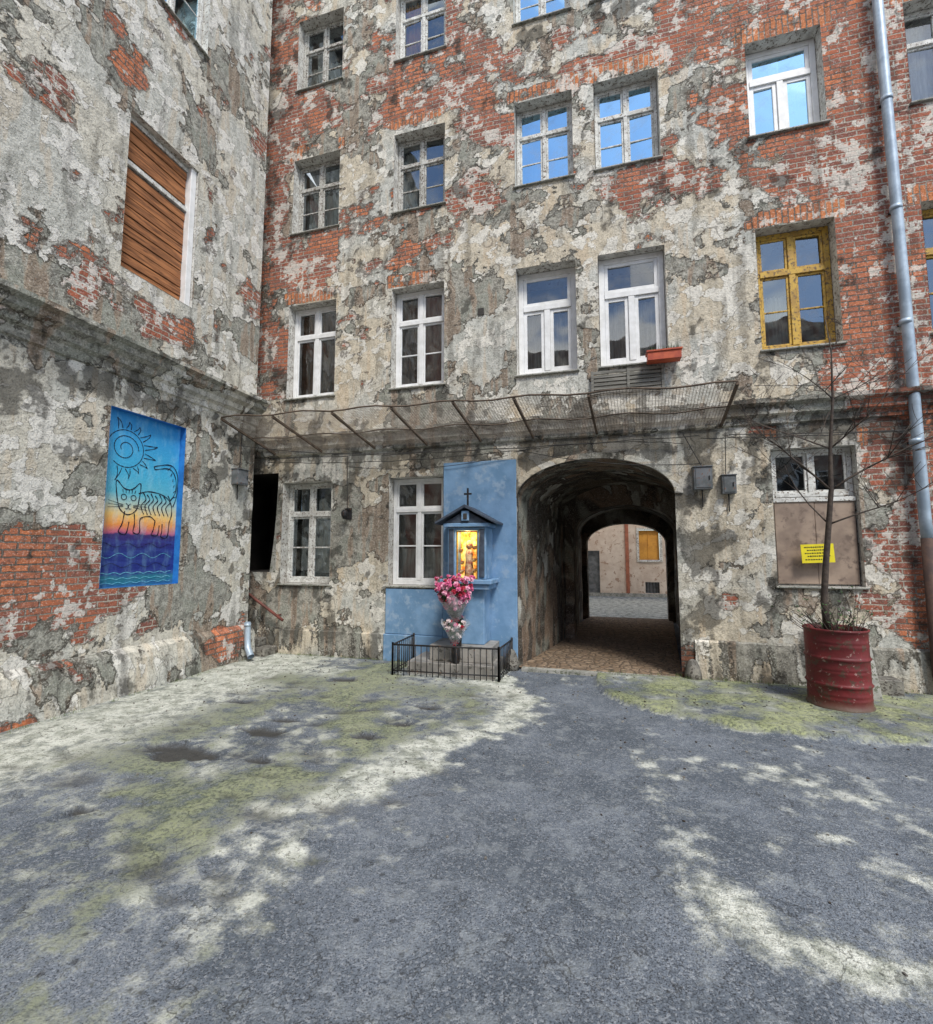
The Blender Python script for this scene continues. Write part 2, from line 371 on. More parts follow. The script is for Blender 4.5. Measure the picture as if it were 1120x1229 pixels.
# ------------------------------------------------------------------ main building
FY=7.45
PF=lambda a,d,z:(a,FY+d,z)
main=empty('tenement_building')
cols=[(-5.65,-4.63),(-3.50,-2.51),(-1.25,-.28),(.07,1.06),(2.30,3.29),(4.29,5.28),(6.2,7.15)]
rows=[(1.22,3.07),(4.66,6.50),(7.96,9.50),(11.0,12.55)]
H=[]
for ci,(x0,x1) in enumerate(cols):
    for ri,(z0,z1) in enumerate(rows):
        if ri==0 and ci in(2,3): continue
        if ri==0 and ci==4: H.append((2.33,3.34,1.32,3.22)); continue
        if ri==0 and ci==5: H.append((4.5,5.4,.1,2.6)); continue
        H.append((x0,x1,z0,z1))
ARCH=(-1.27,1.07,2.64,3.22)
DO=(-7.1,-5.76,1.42,3.26)
H.append((ARCH[0],ARCH[1],0,3.3))
H.append(DO)
fb=[(-5.1,7.2,.55,.40,.16),(-6.2,10.2,.4,1.3,.16),(-3.0,9.95,.7,.2,.2),(.55,7.62,.55,.22,.16),(1.7,10.4,.7,.9,.15),(2.6,7.3,1.3,.55,.22),
    (3.2,10.2,1.1,.5,.18),(4.3,9,.7,3,.20),(4.6,5.5,.8,2.5,.16),(4.5,2.3,.6,1.5,.18),(1.8,1.1,.22,.15,.22),(-4.3,10.5,.9,.35,.10),(-2.0,9.6,.25,.7,.10),
    (-6.2,7.0,.3,1.8,.10),(3.75,6.0,.3,2,.18),(-.3,9.9,.9,.15,.12),(-2.0,7.4,.3,.3,.06),(3.3,4.2,.8,.3,.08),(6.3,6,1.5,8,.16),(-1.9,11.5,.4,.9,.08),(-4.1,8.4,.3,.9,.05),(-4.1,5.6,.25,.8,.03),(.3,10.6,1,.3,.08),
    (-1.5,6.0,2.2,1.0,-.14),(-2.0,4.2,3,.4,-.16),(1.6,3.0,.5,1.6,-.16),(-4.2,2,1.5,1.7,-.16),(1.6,5.4,.5,1.0,-.14),(1.65,8.4,.5,.7,-.03),(2.7,.8,1.2,.5,-.08),(2.7,4.4,1.2,.3,-.05)]
cbf=[(-2,5.6,3,.9,.07),(1.6,6,.5,1.2,.12),(2,9.8,.6,.4,.08),(1.7,2.2,.5,1.2,.07),(2.5,.9,1.6,.5,.09),(-5.2,3.3,1.2,.4,.02),(-4.2,2,.6,1.2,-.12),(-1.9,9.6,.5,.9,.05),(.5,10.3,1.6,.5,.06)]
def _fm(a,z):
    r=.49+gauss(a,z,fb)
    if z>7: r+=.02
    g=.505+gauss(a,z,cbf)
    b=.41
    if z<3.6: b+=.055
    b+= .18*math.exp(-((z-3.42)/.22)**2)+.14*math.exp(-((z-.1)/.25)**2)+.05*math.exp(-((z-10.7)/.3)**2)+.06*math.exp(-((z-4.1)/.2)**2)
    b+= .09*math.exp(-((a+6.2)/.5)**2)
    if z<4:
        dq=math.hypot((a+.1)/1.5,(z-1.6)/2.0); b+=.14*math.exp(-((dq-1.0)/.22)**2)
    for (x0,x1,z0,z1) in H[:-2]:
        if x0-.1<a<x1+.1 and z0-.7<z<z0: b+=.07*(1-(z0-z)/.7)
    return (r,g,b)
SOL=[(x0-.12,x1+.12,z1,z1+.27) for (x0,x1,z0,z1) in H[:-2]]
random.seed(3); SK=[random.choice([.16,.12,.06,0.02]) for _ in SOL]
def fmask(a,z):
    r,g,b=_fm(a,z)
    for s,k in zip(SOL,SK):
        if s[0]<a<s[1] and s[2]<z<s[3]: r+= k if z>4 else -.02
    return (r,g,b)
def fsol(a,z): return 1 if any(s[0]-.01<a<s[1]+.01 and s[2]-.01<z<s[3]+.01 for s in SOL) else 0
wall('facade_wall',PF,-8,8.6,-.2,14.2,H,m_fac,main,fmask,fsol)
def section(x0,x1,sp,ap,n=24):
    c=(x0+x1)/2;hw=(x1-x0)/2
    p=[(x0,-.05)]+[(c-hw*math.cos(math.pi*k/n),sp+(ap-sp)*math.sin(math.pi*k/n)) for k in range(n+1)]+[(x1,-.05)]
    return p
mb=MB(PF); sec=section(*ARCH)
cur=sec[1:-1]
for (p,q) in zip(cur,cur[1:]):
    for t in range(8):
        f0,f1=t/8,(t+1)/8; A=[(p[0],p[1]+(3.3-p[1])*f0),(q[0],q[1]+(3.3-q[1])*f0),(q[0],q[1]+(3.3-q[1])*f1),(p[0],p[1]+(3.3-p[1])*f1)]
        mb.quad([(k[0],0,k[1]) for k in A],m_fac,A)
mb.build('arch_spandrel',main,_fm,soldier=lambda a,z:0)
mb=MB(PF)
o1=section(ARCH[0]-.10,ARCH[1]+.10,2.64,3.31)
for k in range(len(sec)-1):
    j=.02*mn.noise(Vector((k*.9,0,0)))
    a=(sec[k][0],-.03,max(sec[k][1],0)); b=(sec[k+1][0],-.03,max(sec[k+1][1],0)); c=(o1[k+1][0]+j,-.026,max(o1[k+1][1],0)); d=(o1[k][0]+j,-.026,max(o1[k][1],0))
    if 0<k<len(sec)-2:
        mb.quad((a,b,c,d),m_fac); mb.quad((d,c,(c[0],.01,c[2]),(d[0],.01,d[2])),m_fac); mb.quad((a,(a[0],.03,a[2]),(b[0],.03,b[2]),b),m_fac)
mb.build('arch_moulding',main,lambda a,z:(.35,.52,.53),soldier=lambda a,z:0)
mb=MB()
S0=[(7.45,)+ARCH,(8.8,-.99,1.36,2.64,3.2),(10.2,-.72,1.66,2.62,3.18),(10.2,-.55,1.48,2.2,2.76),(10.5,-.53,1.50,2.2,2.76),(10.5,-.68,1.62,2.3,2.95),(12,-.58,1.74,2.3,2.95),(13.5,-.5,1.85,2.3,2.95),(13.5,-.36,1.68,2.05,2.58),(13.9,-.34,1.7,2.05,2.58)]
S=[]
for p,q in zip(S0,S0[1:]):
    n=max(1,int((q[0]-p[0])/.12))
    for k in range(n): S.append(tuple(p[j]+(q[j]-p[j])*k/n for j in range(5)))
S.append(S0[-1])
pr=None
for (y,x0,x1,sp,ap) in S:
    sc=section(x0,x1,sp,ap); sc=[(sc[0][0],-.05+(sc[1][1]+.05)*k/14) for k in range(14)]+sc[1:-1]+[(sc[-1][0],sc[-2][1]-(sc[-2][1]+.05)*(k+1)/14) for k in range(14)]
    i=[]; acc=0; last=None
    for p in sc:
        if last: acc+=math.hypot(p[0]-last[0],p[1]-last[1])
        last=p; dj=.02*mn.noise(Vector((p[0]*2,y*2,p[1]*2))) if y>7.5 else 0
        i.append(mb.vert(p[0]+dj,y,p[1]+dj,uv=(y,acc)))
    if pr:
        for k in range(len(i)-1): mb.face((pr[k],i[k],i[k+1],pr[k+1]),m_passage,False)
    pr=i
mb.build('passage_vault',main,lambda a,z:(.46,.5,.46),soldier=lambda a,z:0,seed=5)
mb=MB(PF)
cornice(mb,[(0,3.56),(-.05,3.58),(-.06,3.66),(-.12,3.70),(-.13,3.80),(-.20,3.84),(-.21,3.90),(0,3.95)],-8,8.6,m_fac)
cornice(mb,[(0,.42),(-.04,.40),(-.05,-.1),(0,-.1)],-5.6,-3.56,m_fac)
cornice(mb,[(0,.55),(-.04,.52),(-.05,-.1),(0,-.1)],1.25,8.6,m_fac)
mb.build('string_course',main,lambda a,z:(_fm(a,z)[0]-.08,.46,.53),soldier=lambda a,z:0)
mb=MB()
for x0,x1,z0,z1 in((-9,-.34,-.1,14.2),(1.7,9,-.1,14.2),(-.34,1.7,2.6,14.2)):
    mb.quad(((x0,13.9,z0),(x1,13.9,z0),(x1,13.9,z1),(x0,13.9,z1)),m_far)
sc=section(-.34,1.7,2.05,2.58)[1:-1]
for p,q in zip(sc,sc[1:]): mb.quad(((p[0],13.902,p[1]),(q[0],13.902,q[1]),(q[0],13.902,2.61),(p[0],13.902,2.61)),m_far)
mb.quad(((-9,7.45,-.1),(-9,13.9,-.1),(-9,13.9,14.2),(-9,7.45,14.2)),m_far); mb.quad(((8.6,7.45,-.1),(8.6,13.9,-.1),(8.6,13.9,14.2),(8.6,7.45,14.2)),m_far)
mb.build('back_walls',main)
m_roof=simple('roof_metal',(.12,.12,.12),scale=3,bd=0)
mb=MB()
mb.quad(((-9.2,7.2,14.2),(9.2,7.2,14.2),(9.2,10.7,15.6),(-9.2,10.7,15.6)),m_roof); mb.quad(((-9.2,10.7,15.6),(9.2,10.7,15.6),(9.2,14.1,14.2),(-9.2,14.1,14.2)),m_roof)
mb.build('roof',main)
mb=MB(PF)
x0,x1,z0,z1=DO
for q in (((x0,0,z0),(x0,1.5,z0),(x0,1.5,z1),(x0,0,z1)),((x1,0,z0),(x1,0,z1),(x1,1.5,z1),(x1,1.5,z0)),((x0,0,z1),(x0,1.5,z1),(x1,1.5,z1),(x1,0,z1)),((x0,0,z0),(x1,0,z0),(x1,1.5,z0),(x0,1.5,z0)),((x0,1.5,z0),(x1,1.5,z0),(x1,1.5,z1),(x0,1.5,z1))): mb.quad(q,m_voidm)
jm=[(-5.76,3.26),(-5.78,2.9),(-5.80,2.4),(-5.84,1.9),(-5.90,1.42)]
for k in range(4):
    p,q=jm[k],jm[k+1]; mb.quad(((p[0],.02,p[1]),(-5.755,.02,p[1]),(-5.755,.02,q[1]),(q[0],.02,q[1])),m_conc); mb.quad(((p[0],.02,p[1]),(q[0],.02,q[1]),(q[0],.4,q[1]),(p[0],.4,p[1])),m_conc)
mb.build('dark_stair_opening',main)
W=m_white;O=m_oldwhite;G=m_grey
def fw_(ci,ri,**k):
    x0,x1=cols[ci];z0,z1=rows[ri]; window('window',PF,x0,x1,z0,z1,parent=main,**k)
K=m_glassk
fw_(0,0,fm=O,style='2x3',fw=.06,gm=m_glassb,curt=[(.5,.95,.1,.62,m_curt)],trans=.68)
fw_(1,0,fm=W,style='2x3',fw=.06,curt=[(.05,.95,.05,.34,m_curt)],trans=.7)
window('window',PF,2.33,3.34,1.32,3.22,O,main,'2x2',gm=m_glassb,trans=.66,depth=.12)
fw_(0,1,fm=W,style='2x2',fw=.07,trans=.68,curt=[(.05,.95,.05,.95,m_curtb)])
fw_(1,1,fm=W,style='2x3',fw=.07,trans=.68,curt=[(.05,.95,.05,.95,m_curtb)])
fw_(2,1,fm=W,style='T',fw=.085,trans=.66,depth=.2,curt=[(.05,.95,.05,.62,m_curt)])
fw_(3,1,fm=W,style='T',fw=.085,trans=.66,depth=.14,curt=[(.05,.95,.05,.6,m_curt)])
fw_(4,1,fm=m_yellow,style='2x3',fw=.075,gm=m_glassb,trans=.66,curt=[(.05,.45,.05,.5,m_curt)])
fw_(5,1,fm=m_yellow,style='2x3',fw=.07,gm=m_glassb)
fw_(6,1,fm=O,style='2x3'); fw_(6,2,fm=O,style='2x3'); fw_(6,3,fm=O,style='2x3'); fw_(6,0,fm=O,style='2x3')
fw_(0,2,fm=G,style='2x3',gm=m_glassb,curt=[(.1,.9,.1,.6,m_curt)])
fw_(1,2,fm=G,style='2x3',gm=m_glassb,curt=[(.1,.5,.1,.9,m_curt)])
fw_(2,2,fm=O,style='2x3',gm=K,curt=[(.05,.95,.05,.62,m_curt)])
fw_(3,2,fm=O,style='2x3',gm=K)
fw_(4,2,fm=W,style='T',fw=.08,gm=K,curt=[(.5,.95,.05,.6,m_curt)])
fw_(5,2,fm=O,style='2x2',curt=[(.05,.95,.05,.95,m_curt)])
fw_(0,3,fm=G,style='2x3',gm=m_glassb,curt=[(.1,.9,.1,.5,m_curt)]); fw_(1,3,fm=O,style='2x3',gm=m_glassb,curt=[(.05,.5,.05,.95,m_orefl)])  # orange sheet added behind the left panes to imitate a reflection
fw_(2,3,fm=O,style='2x3',gm=K); fw_(3,3,fm=O,style='2x3',gm=K); fw_(4,3,fm=W,style='2x3'); fw_(5,3,fm=O,style='2x3')
mb=MB(PF); mb.box(4.5,5.4,.1,.15,.1,2.6,m_ply)
for k in range(3): mb.box(4.6,5.3,.07,.1,.25+k*.8,.9+k*.8,m_ply)
mb.build('door',main,bevel=.01)
mb=MB(PF); mb.box(2.36,2.84,.07,.095,1.345,2.50,m_ply); mb.box(2.845,3.315,.075,.10,1.345,2.49,m_ply); mb.box(2.34,3.33,.055,.07,2.47,2.53,m_oldwhite)
mb.build('window_boarding',main,bevel=.004)
mb=MB(PF); mb.box(-1.90,-1.80,-.02,.02,5.78,5.90,m_voidm); mb.build('vent_hole',main)
mb=MB(PF)
for k in range(6): mb.box(-.08,.98,-.05,-.032,4.22+k*.062,4.265+k*.062,m_slat)
for x in (-.08,.45,.94): mb.box(x,x+.04,-.065,-.051,4.20,4.58,m_slat)
mb.build('slatted_panel',main,bevel=.003)

# ------------------------------------------------------------------ side building (left)
XL=-5.9
PL=lambda a,d,z:(XL-d,a,z)
side=empty('tenement_building')
HL=[(4.37,5.48,5.48,7.70),(4.40,5.52,9.72,11.6),(4.38,5.5,1.33,3.62),(.8,1.9,5.48,7.70),(.8,1.9,1.33,3.3),(.8,1.9,9.72,11.6)]
lb=[(3.4,1.3,.75,.6,.24),(4.9,5.05,.7,.22,.20),(6.3,.45,.5,.2,.2),(4.3,8.0,.2,.35,.16),(5.72,7.6,.12,.9,.14),(2.8,.9,.8,.3,.16),(3.2,7.0,.5,.2,.10),(5.4,8.7,.4,.15,.16),(6.6,9.0,.2,.8,.1),
    (3.3,6,.7,.8,-.08),(6.3,6,.5,1.6,-.08),(6.1,2.2,.5,1.3,-.14),(3.4,3.2,.8,.6,-.14),(5.0,.9,.7,.3,-.06)]
def lmask(a,z):
    r=.455+gauss(a,z,lb); g=.515; b=.385
    b+=.18*math.exp(-((z-3.85)/.28)**2)+.10*math.exp(-((z)/.3)**2)+.10*math.exp(-((z-3.0)/.6)**2)
    if z<3.9: b+=.03
    if z<1.3: b-=.03; g+=.03
    if z>4.6: g+=.04
    return (r,g,b)
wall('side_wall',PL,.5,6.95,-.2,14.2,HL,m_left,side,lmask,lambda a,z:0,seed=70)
mb=MB(PL)
cornice(mb,[(0,4.02),(-.04,4.04),(-.05,4.14),(-.10,4.18),(-.11,4.26),(-.19,4.31),(-.20,4.38),(-.27,4.42),(-.27,4.47),(0,4.56)],.5,7.0,m_left,jit=.018)
cornice(mb,[(0,.56),(-.10,.50),(-.12,.40),(-.13,.30),(-.14,.1),(-.15,-.1),(0,-.1)],.5,7.0,m_left,jit=.022)
mb.build('string_course',side,lambda a,z:(lmask(a,z)[0]-.03+(.07 if z<.6 else 0),.49,.49),soldier=lambda a,z:0,seed=70)
mb=MB()
for j in range(72):
    za=-.2+j*.2; zb=za+.2
    for k in range(3):
        xa=XL-.2*k; xb=xa-.2
        mb.quad(((xa,6.95,za),(xb,6.95,za),(xb,6.95,zb),(xa,6.95,zb)),m_left,[(6.95+.2*k,za),(7.15+.2*k,za),(7.15+.2*k,zb),(6.95+.2*k,zb)])
mb.quad(((XL-.6,6.95,-.2),(-15,6.95,-.2),(-15,6.95,14.2),(XL-.6,6.95,14.2)),m_opp)
mb.quad(((XL,.5,-.2),(XL,-6,-.2),(XL,-6,14.2),(XL,.5,14.2)),m_opp)
mb.quad(((XL,-6,-.2),(-15,-6,-.2),(-15,-6,14.2),(XL,-6,14.2)),m_opp)
mb.quad(((XL+.2,-6,14.2),(XL+.2,7.0,14.2),(-15,7.0,15.4),(-15,-6,15.4)),m_roof)
mb.build('end_walls',side,lmask,soldier=lambda a,z:0,seed=70)
window('window',PL,4.40,5.52,9.72,11.6,m_oldwhite,side,'2x3',gm=K,depth=.12)
window('window',PL,.8,1.9,5.48,7.7,m_oldwhite,side,'2x3',gm=m_glassb); window('window',PL,.8,1.9,1.33,3.3,m_oldwhite,side,'2x3',gm=m_glassb)
window('window',PL,.8,1.9,9.72,11.6,m_oldwhite,side,'2x3',gm=m_glassb)
e=empty('boarded_window'); e.parent=side
mb=MB(PL); a0,a1,z0,z1=4.37,5.48,5.48,7.70; D=.2
for q in (((a0,-.004,z0),(a0,D,z0),(a0,D,z1),(a0,-.004,z1)),((a1,-.004,z0),(a1,-.004,z1),(a1,D,z1),(a1,D,z0)),((a0,-.004,z1),(a0,D,z1),(a1,D,z1),(a1,-.004,z1)),((a0,-.004,z0),(a1,-.004,z0),(a1,D,z0),(a0,D,z0))): mb.quad(q,m_reveal)
mb.build('reveal',e)
mb=MB(PL); mb.box(a0+.005,a0+.07,.10,.17,z0,z1,m_oldwhite); mb.box(a1-.10,a1-.005,.03,.17,z0,z1,m_white); mb.box(a0+.07,a1-.10,.10,.17,z1-.07,z1-.004,m_oldwhite); mb.box(a0+.07,a1-.10,.085,.16,6.98,7.05,m_oldwhite)
mb.build('frame',e,bevel=.005)
mb=MB(PL)
z=z0+.02
while z<z1-.1:
    if not(6.91<z<7.06):
        dd=random.uniform(0,.018); t=random.uniform(-.008,.008); mb.box(a0+.073,a1-.103,.110+dd,.13+dd,z+t,min(z+.12+t,z1-.075),m_board)
    z+=.133
mb.quad(((a0,.19,z0),(a1,.19,z0),(a1,.19,z1),(a0,.19,z1)),m_voidm)
mb.build('boards',e,bevel=.004)

# ------------------------------------------------------------------ mural
mu=empty('cat_mural')
def mural_mat():
    m,nt,b=mk('mural_paint',.6,.3)
    uv=nd(nt,'ShaderNodeUVMap').outputs[0]; s=nd(nt,'ShaderNodeSeparateXYZ',{0:uv}); v=coords(nt)
    n=noi(nt,v,5,4,.6); zz=M(nt,'ADD',s.outputs[1],M(nt,'MULTIPLY',M(nt,'SUBTRACT',n,.5),.05))
    c=ramp(nt,zz,[(0,(.02,.25,.28)),(.05,(.03,.3,.3)),(.08,(.02,.03,.22)),(.2,(.015,.03,.2)),(.27,(.05,.02,.14)),(.295,(.07,.03,.12)),(.31,(.5,.12,.2)),(.355,(.82,.30,.07)),(.41,(.85,.55,.18)),(.47,(.45,.55,.45)),(.53,(.12,.46,.58)),(.66,(.06,.42,.66)),(1,(.03,.27,.64))])
    w=nd(nt,'ShaderNodeTexWave',{'Vector':v,'Scale':2.2,'Distortion':5,'Detail':3},bands_direction='Z').outputs['Fac']
    sea=M(nt,'LESS_THAN',zz,.30)
    c=mix(nt,M(nt,'MULTIPLY',sea,ss(nt,w,.5,.8,0,.35)),c,(.06,.10,.4))
    c=mix(nt,ss(nt,noi(nt,coords(nt,(0,0,0),(1,1,.4)),9,4,.6),.45,.7,0,.3),c,(.30,.6,.72),'MIX')
    c=mix(nt,M(nt,'MULTIPLY',sea,.45),c,(.015,.03,.17))
    L(nt,c,b.inputs['Base Color']); bump(nt,b,noi(nt,v,30,3,.6),.006); return m
m_mural=mural_mat(); m_line=simple('mural_black_line',(.012,.012,.03),bd=0,rough=.6); m_seal=simple('mural_sea_line',(.10,.42,.55),(.2,.5,.6),bd=0,rough=.6)
m_mblue=simple('mural_blue_edge',(.03,.22,.6),(.02,.15,.45),bd=.003,rough=.6)
mb=MB(PL); a0,a1,z0,z1=4.38,5.5,1.33,3.62; D=.10
mb.quad(((a0,D,z0),(a1,D,z0),(a1,D,z1),(a0,D,z1)),m_mural,[(0,0),(1,0),(1,1),(0,1)])
for q in (((a0,-.004,z0),(a0,D,z0),(a0,D,z1),(a0,-.004,z1)),((a1,-.004,z0),(a1,-.004,z1),(a1,D,z1),(a1,D,z0)),((a0,-.004,z1),(a0,D,z1),(a1,D,z1),(a1,-.004,z1)),((a0,-.004,z0),(a1,-.004,z0),(a1,D,z0),(a0,D,z0))): mb.quad(q,m_mblue)
mb.build('painted_panel',mu)
mb=MB(PL)
lvl=[0]
def rib(pts,w=.008,mat=m_line,closed=False):
    lvl[0]+=1; dd=D-.003-.00004*lvl[0]
    P2=[(a0+(a1-a0)*x,z0+(z1-z0)*y) for x,y in pts]
    if closed: P2.append(P2[0])
    Q=[]
    for i in range(len(P2)-1):
        p0=P2[max(i-1,0)];p1=P2[i];p2=P2[i+1];p3=P2[min(i+2,len(P2)-1)]
        for k in range(5):
            t=k/5; Q.append(tuple(.5*((2*p1[j])+(-p0[j]+p2[j])*t+(2*p0[j]-5*p1[j]+4*p2[j]-p3[j])*t*t+(-p0[j]+3*p1[j]-3*p2[j]+p3[j])*t**3) for j in(0,1)))
    Q.append(P2[-1]); pr=None
    for i,q in enumerate(Q):
        n=Q[min(i+1,len(Q)-1)]; p=Q[max(i-1,0)]; dx,dz=n[0]-p[0],n[1]-p[1]; l=math.hypot(dx,dz) or 1
        ww=w*.8*(1+.3*math.sin(i*1.3)); ox,oz=-dz/l*ww,dx/l*ww
        cur=(mb.vert(q[0]-ox,dd,q[1]-oz),mb.vert(q[0]+ox,dd,q[1]+oz))
        if pr: mb.face((pr[0],cur[0],cur[1],pr[1]),mat)
        pr=cur
asp=(a1-a0)/(z1-z0)
def circ(cx,cy,r,t0=0,t1=360,n=18,r1=None):
    r1=r if r1 is None else r1
    return [(cx+(r+(r1-r)*k/n)*math.cos(R(t0+(t1-t0)*k/n)),cy+(r+(r1-r)*k/n)*asp*math.sin(R(t0+(t1-t0)*k/n))) for k in range(n+1)]
rib(circ(.27,.79,.22,-130,170,20),.006); rib(circ(.26,.79,.17,0,560,40,.05),.006)
for t in range(-130,170,24):
    rr=.37+.05*math.sin(t)
    c1=(.27+.24*math.cos(R(t-7)),.79+.24*asp*math.sin(R(t-7))); c2=(.27+.24*math.cos(R(t+7)),.79+.24*asp*math.sin(R(t+7))); tp=(.27+rr*math.cos(R(t)),.79+rr*asp*math.sin(R(t)))
    if .02<tp[0]<.98 and tp[1]<.99: rib([c1,(c1[0]*.4+tp[0]*.6+.02,c1[1]*.4+tp[1]*.6),tp],.006); rib([tp,(c2[0]*.5+tp[0]*.5+.01,c2[1]*.5+tp[1]*.5),c2],.006)
rib([(.20,.50),(.18,.60),(.28,.56),(.38,.56),(.48,.60),(.47,.50),(.44,.44),(.34,.41),(.24,.44),(.20,.50)],.008)
rib(circ(.28,.51,.032),.006); rib(circ(.40,.51,.032),.006); rib([(.31,.475),(.34,.465),(.37,.475)],.006); rib([(.34,.465),(.33,.445),(.30,.445)],.006); rib([(.34,.465),(.35,.445),(.38,.445)],.006)
for s in(-1,1):
    for k in(-1,0,1): rib([(.34+s*.06,.46+k*.005),(.34+s*.24,.465+k*.02)],.004)
rib([(.46,.54),(.6,.56),(.78,.55),(.90,.51),(.93,.44),(.90,.38)],.008); rib([(.90,.52),(.97,.58),(.96,.67),(.86,.72),(.66,.70)],.008); rib([(.94,.48),(.99,.56),(.985,.69),(.88,.745),(.66,.72),(.66,.70)],.008)
rib([(.30,.43),(.28,.36),(.24,.31),(.33,.30),(.36,.37)],.008); rib([(.42,.42),(.43,.36),(.42,.31),(.50,.31),(.50,.39),(.62,.41),(.70,.385)],.008)
rib([(.70,.385),(.68,.33),(.66,.30),(.74,.30),(.76,.36)],.008); rib([(.80,.37),(.80,.32),(.79,.29),(.88,.29),(.90,.38)],.008)
for i,x in enumerate((.52,.57,.62,.68,.74,.80,.86)): rib([(x,.55-.01*(i%2)),(x+.04,.51),(x-.02,.47),(x+.02,.42)],.008)
for k in range(6):
    t=k/5; rib([(.93+.05*math.sin(t*3)-t*.1,.54+t*.17),(.985-t*.1,.55+t*.185)],.006)
for k in range(5): rib([(.26+k*.04,.555),(.27+k*.035,.535)],.005)
for j,(yy,am) in enumerate(((.235,.012),(.175,.014),(.12,.012))):
    rib([(x/20,yy+am*math.sin(x*1.1+j*2)) for x in range(1,20)],.003,m_seal if j==1 else m_line)
for j,yy in enumerate((.07,.04,.015)): rib([(x/24,yy+.010*abs(math.sin(x*.9+j))) for x in range(1,24)],.005,m_seal)
mb.build('line_drawing',mu)

# ------------------------------------------------------------------ far building
far=empty('tenement_building')
PX=lambda a,d,z:(a,21+d,z)
HF=[(1.55,2.35,1.5,2.75),(-.6,-.05,0,1.9),(1.75,2.3,.15,.6),(3.6,4.5,1.5,3),(-3,-2.1,1.5,3),(1.5,2.4,4.5,6.2),(-.5,.4,4.5,6.2)]
def coarse(name,P,a0,a1,z0,z1,holes,mat,parent):
    mb=MB(P); al=lines(a0,a1,.8,[h[0] for h in holes]+[h[1] for h in holes]); zl=lines(z0,z1,.8,[h[2] for h in holes]+[h[3] for h in holes])
    for i in range(len(al)-1):
        for j in range(len(zl)-1):
            ca=(al[i]+al[i+1])/2; cz=(zl[j]+zl[j+1])/2
            if any(h[0]<ca<h[1] and h[2]<cz<h[3] for h in holes): continue
            mb.quad(((al[i],0,zl[j]),(al[i+1],0,zl[j]),(al[i+1],0,zl[j+1]),(al[i],0,zl[j+1])),mat)
    mb.build(name,parent)
coarse('facade_wall',PX,-9,9,-.1,9,HF,m_far,far)
m_redbr=simple('red_brick_trim',(.40,.14,.08),(.27,.10,.06),scale=8,bd=.004)
mb=MB(PX); mb.box(1.56,2.34,.08,.12,1.51,2.74,m_orangeboard); mb.box(1.9,1.94,.06,.08,1.51,2.74,m_orangeboard)
for (x0,x1,z0,z1) in HF[1:]:
    mb.quad(((x0,.12,z0),(x1,.12,z0),(x1,.12,z1),(x0,.12,z1)),m_boxgrey)
    for q in (((x0,0,z0),(x0,.12,z0),(x0,.12,z1),(x0,0,z1)),((x1,0,z0),(x1,0,z1),(x1,.12,z1),(x1,.12,z0))): mb.quad(q,m_reveal)
for x in (1.80,1.92,2.04,2.16,2.27): mb.box(x-.012,x+.012,.02,.04,.15,.6,m_black)
for q in ((1.45,1.55,1.42,2.85),(2.35,2.45,1.42,2.85)): mb.box(q[0],q[1],-.03,0,q[2],q[3],m_reveal)
mb.box(1.55,2.35,-.03,0,2.75,2.85,m_reveal); mb.box(1.55,2.35,-.05,0,1.42,1.5,m_reveal)
mb.box(1.0,1.14,-.05,0,-.05,9,m_redbr); mb.box(-.9,-.62,-.04,0,-.05,3,m_redbr); mb.box(-4,4,-.06,-.051,-.05,.13,m_conc)
mb.build('openings',far,bevel=.003)
# ------------------------------------------------------------------ opposite building (behind the photographer, seen in window reflections)
opp=empty('tenement_building')
PO=lambda a,d,z:(a,-9.5-d,z)
HO=[(x,x+1.0,z,z+1.7) for x in(-9,-6.6,-4.2,-1.8,.6,3,5.4,7.8) for z in(1.3,4.6,8)]
mb=MB(PO); mb.quad(((-12,0,-.1),(12,0,-.1),(12,0,12.6),(-12,0,12.6)),m_opp); mb.build('facade_wall',opp)
mb=MB(PO)
for (x0,x1,z0,z1) in HO:
    mb.box(x0,x1,-.02,.0,z0,z1,m_room)
    D0,D1=-.05,-.021
    mb.box(x0,x1,D0,D1,z1-.06,z1,m_white);mb.box(x0,x1,D0,D1,z0,z0+.06,m_white);mb.box(x0,x0+.06,D0,D1,z0+.06,z1-.06,m_white);mb.box(x1-.06,x1,D0,D1,z0+.06,z1-.06,m_white);mb.box((x0+x1)/2-.03,(x0+x1)/2+.03,D0,D1,z0+.06,z1-.06,m_white);mb.box(x0+.06,x1-.06,D0-.01,D1,z0+1.1,z0+1.16,m_white)
mb.build('window_frames',opp)

# ------------------------------------------------------------------ ground
def lerp(a,b,t): return a+(b-a)*t
def sm(e0,e1,x):
    t=min(1,max(0,(x-e0)/(e1-e0))); return t*t*(3-2*t)
holes=[(-3.65,3.55,.42,.19),(-3.39,4.2,.26,.10),(-3.53,6.14,.30,.15),(-3.3,4.53,.22,.09),(-2.18,4.31,.20,.08),(-2.03,4.71,.19,.08),(-1.96,5.33,.22,.08),(-3.54,2.59,.11,.06),(-2.9,3.6,.15,.06),(-4.3,4.9,.16,.07),(-2.6,5.0,.12,.05)]
random.seed(11)
wets=[(random.uniform(-4.8,-1.2),random.uniform(1.8,6),random.uniform(.04,.12)) for _ in range(60)]
spots=[(random.uniform(-3.6,-1.0),random.uniform(2.0,5.0),random.uniform(.04,.10)) for _ in range(120)]+[(random.uniform(.3,3.2),random.uniform(3.0,5.2),random.uniform(.04,.10)) for _ in range(80)]
BP=[(-.1,7.6),(-.12,6.9),(.02,6.35),(.35,5.9),(.57,5.78),(1.24,5.46),(2.1,5.40),(3.0,5.55),(4.2,5.9),(6.5,6.2)]
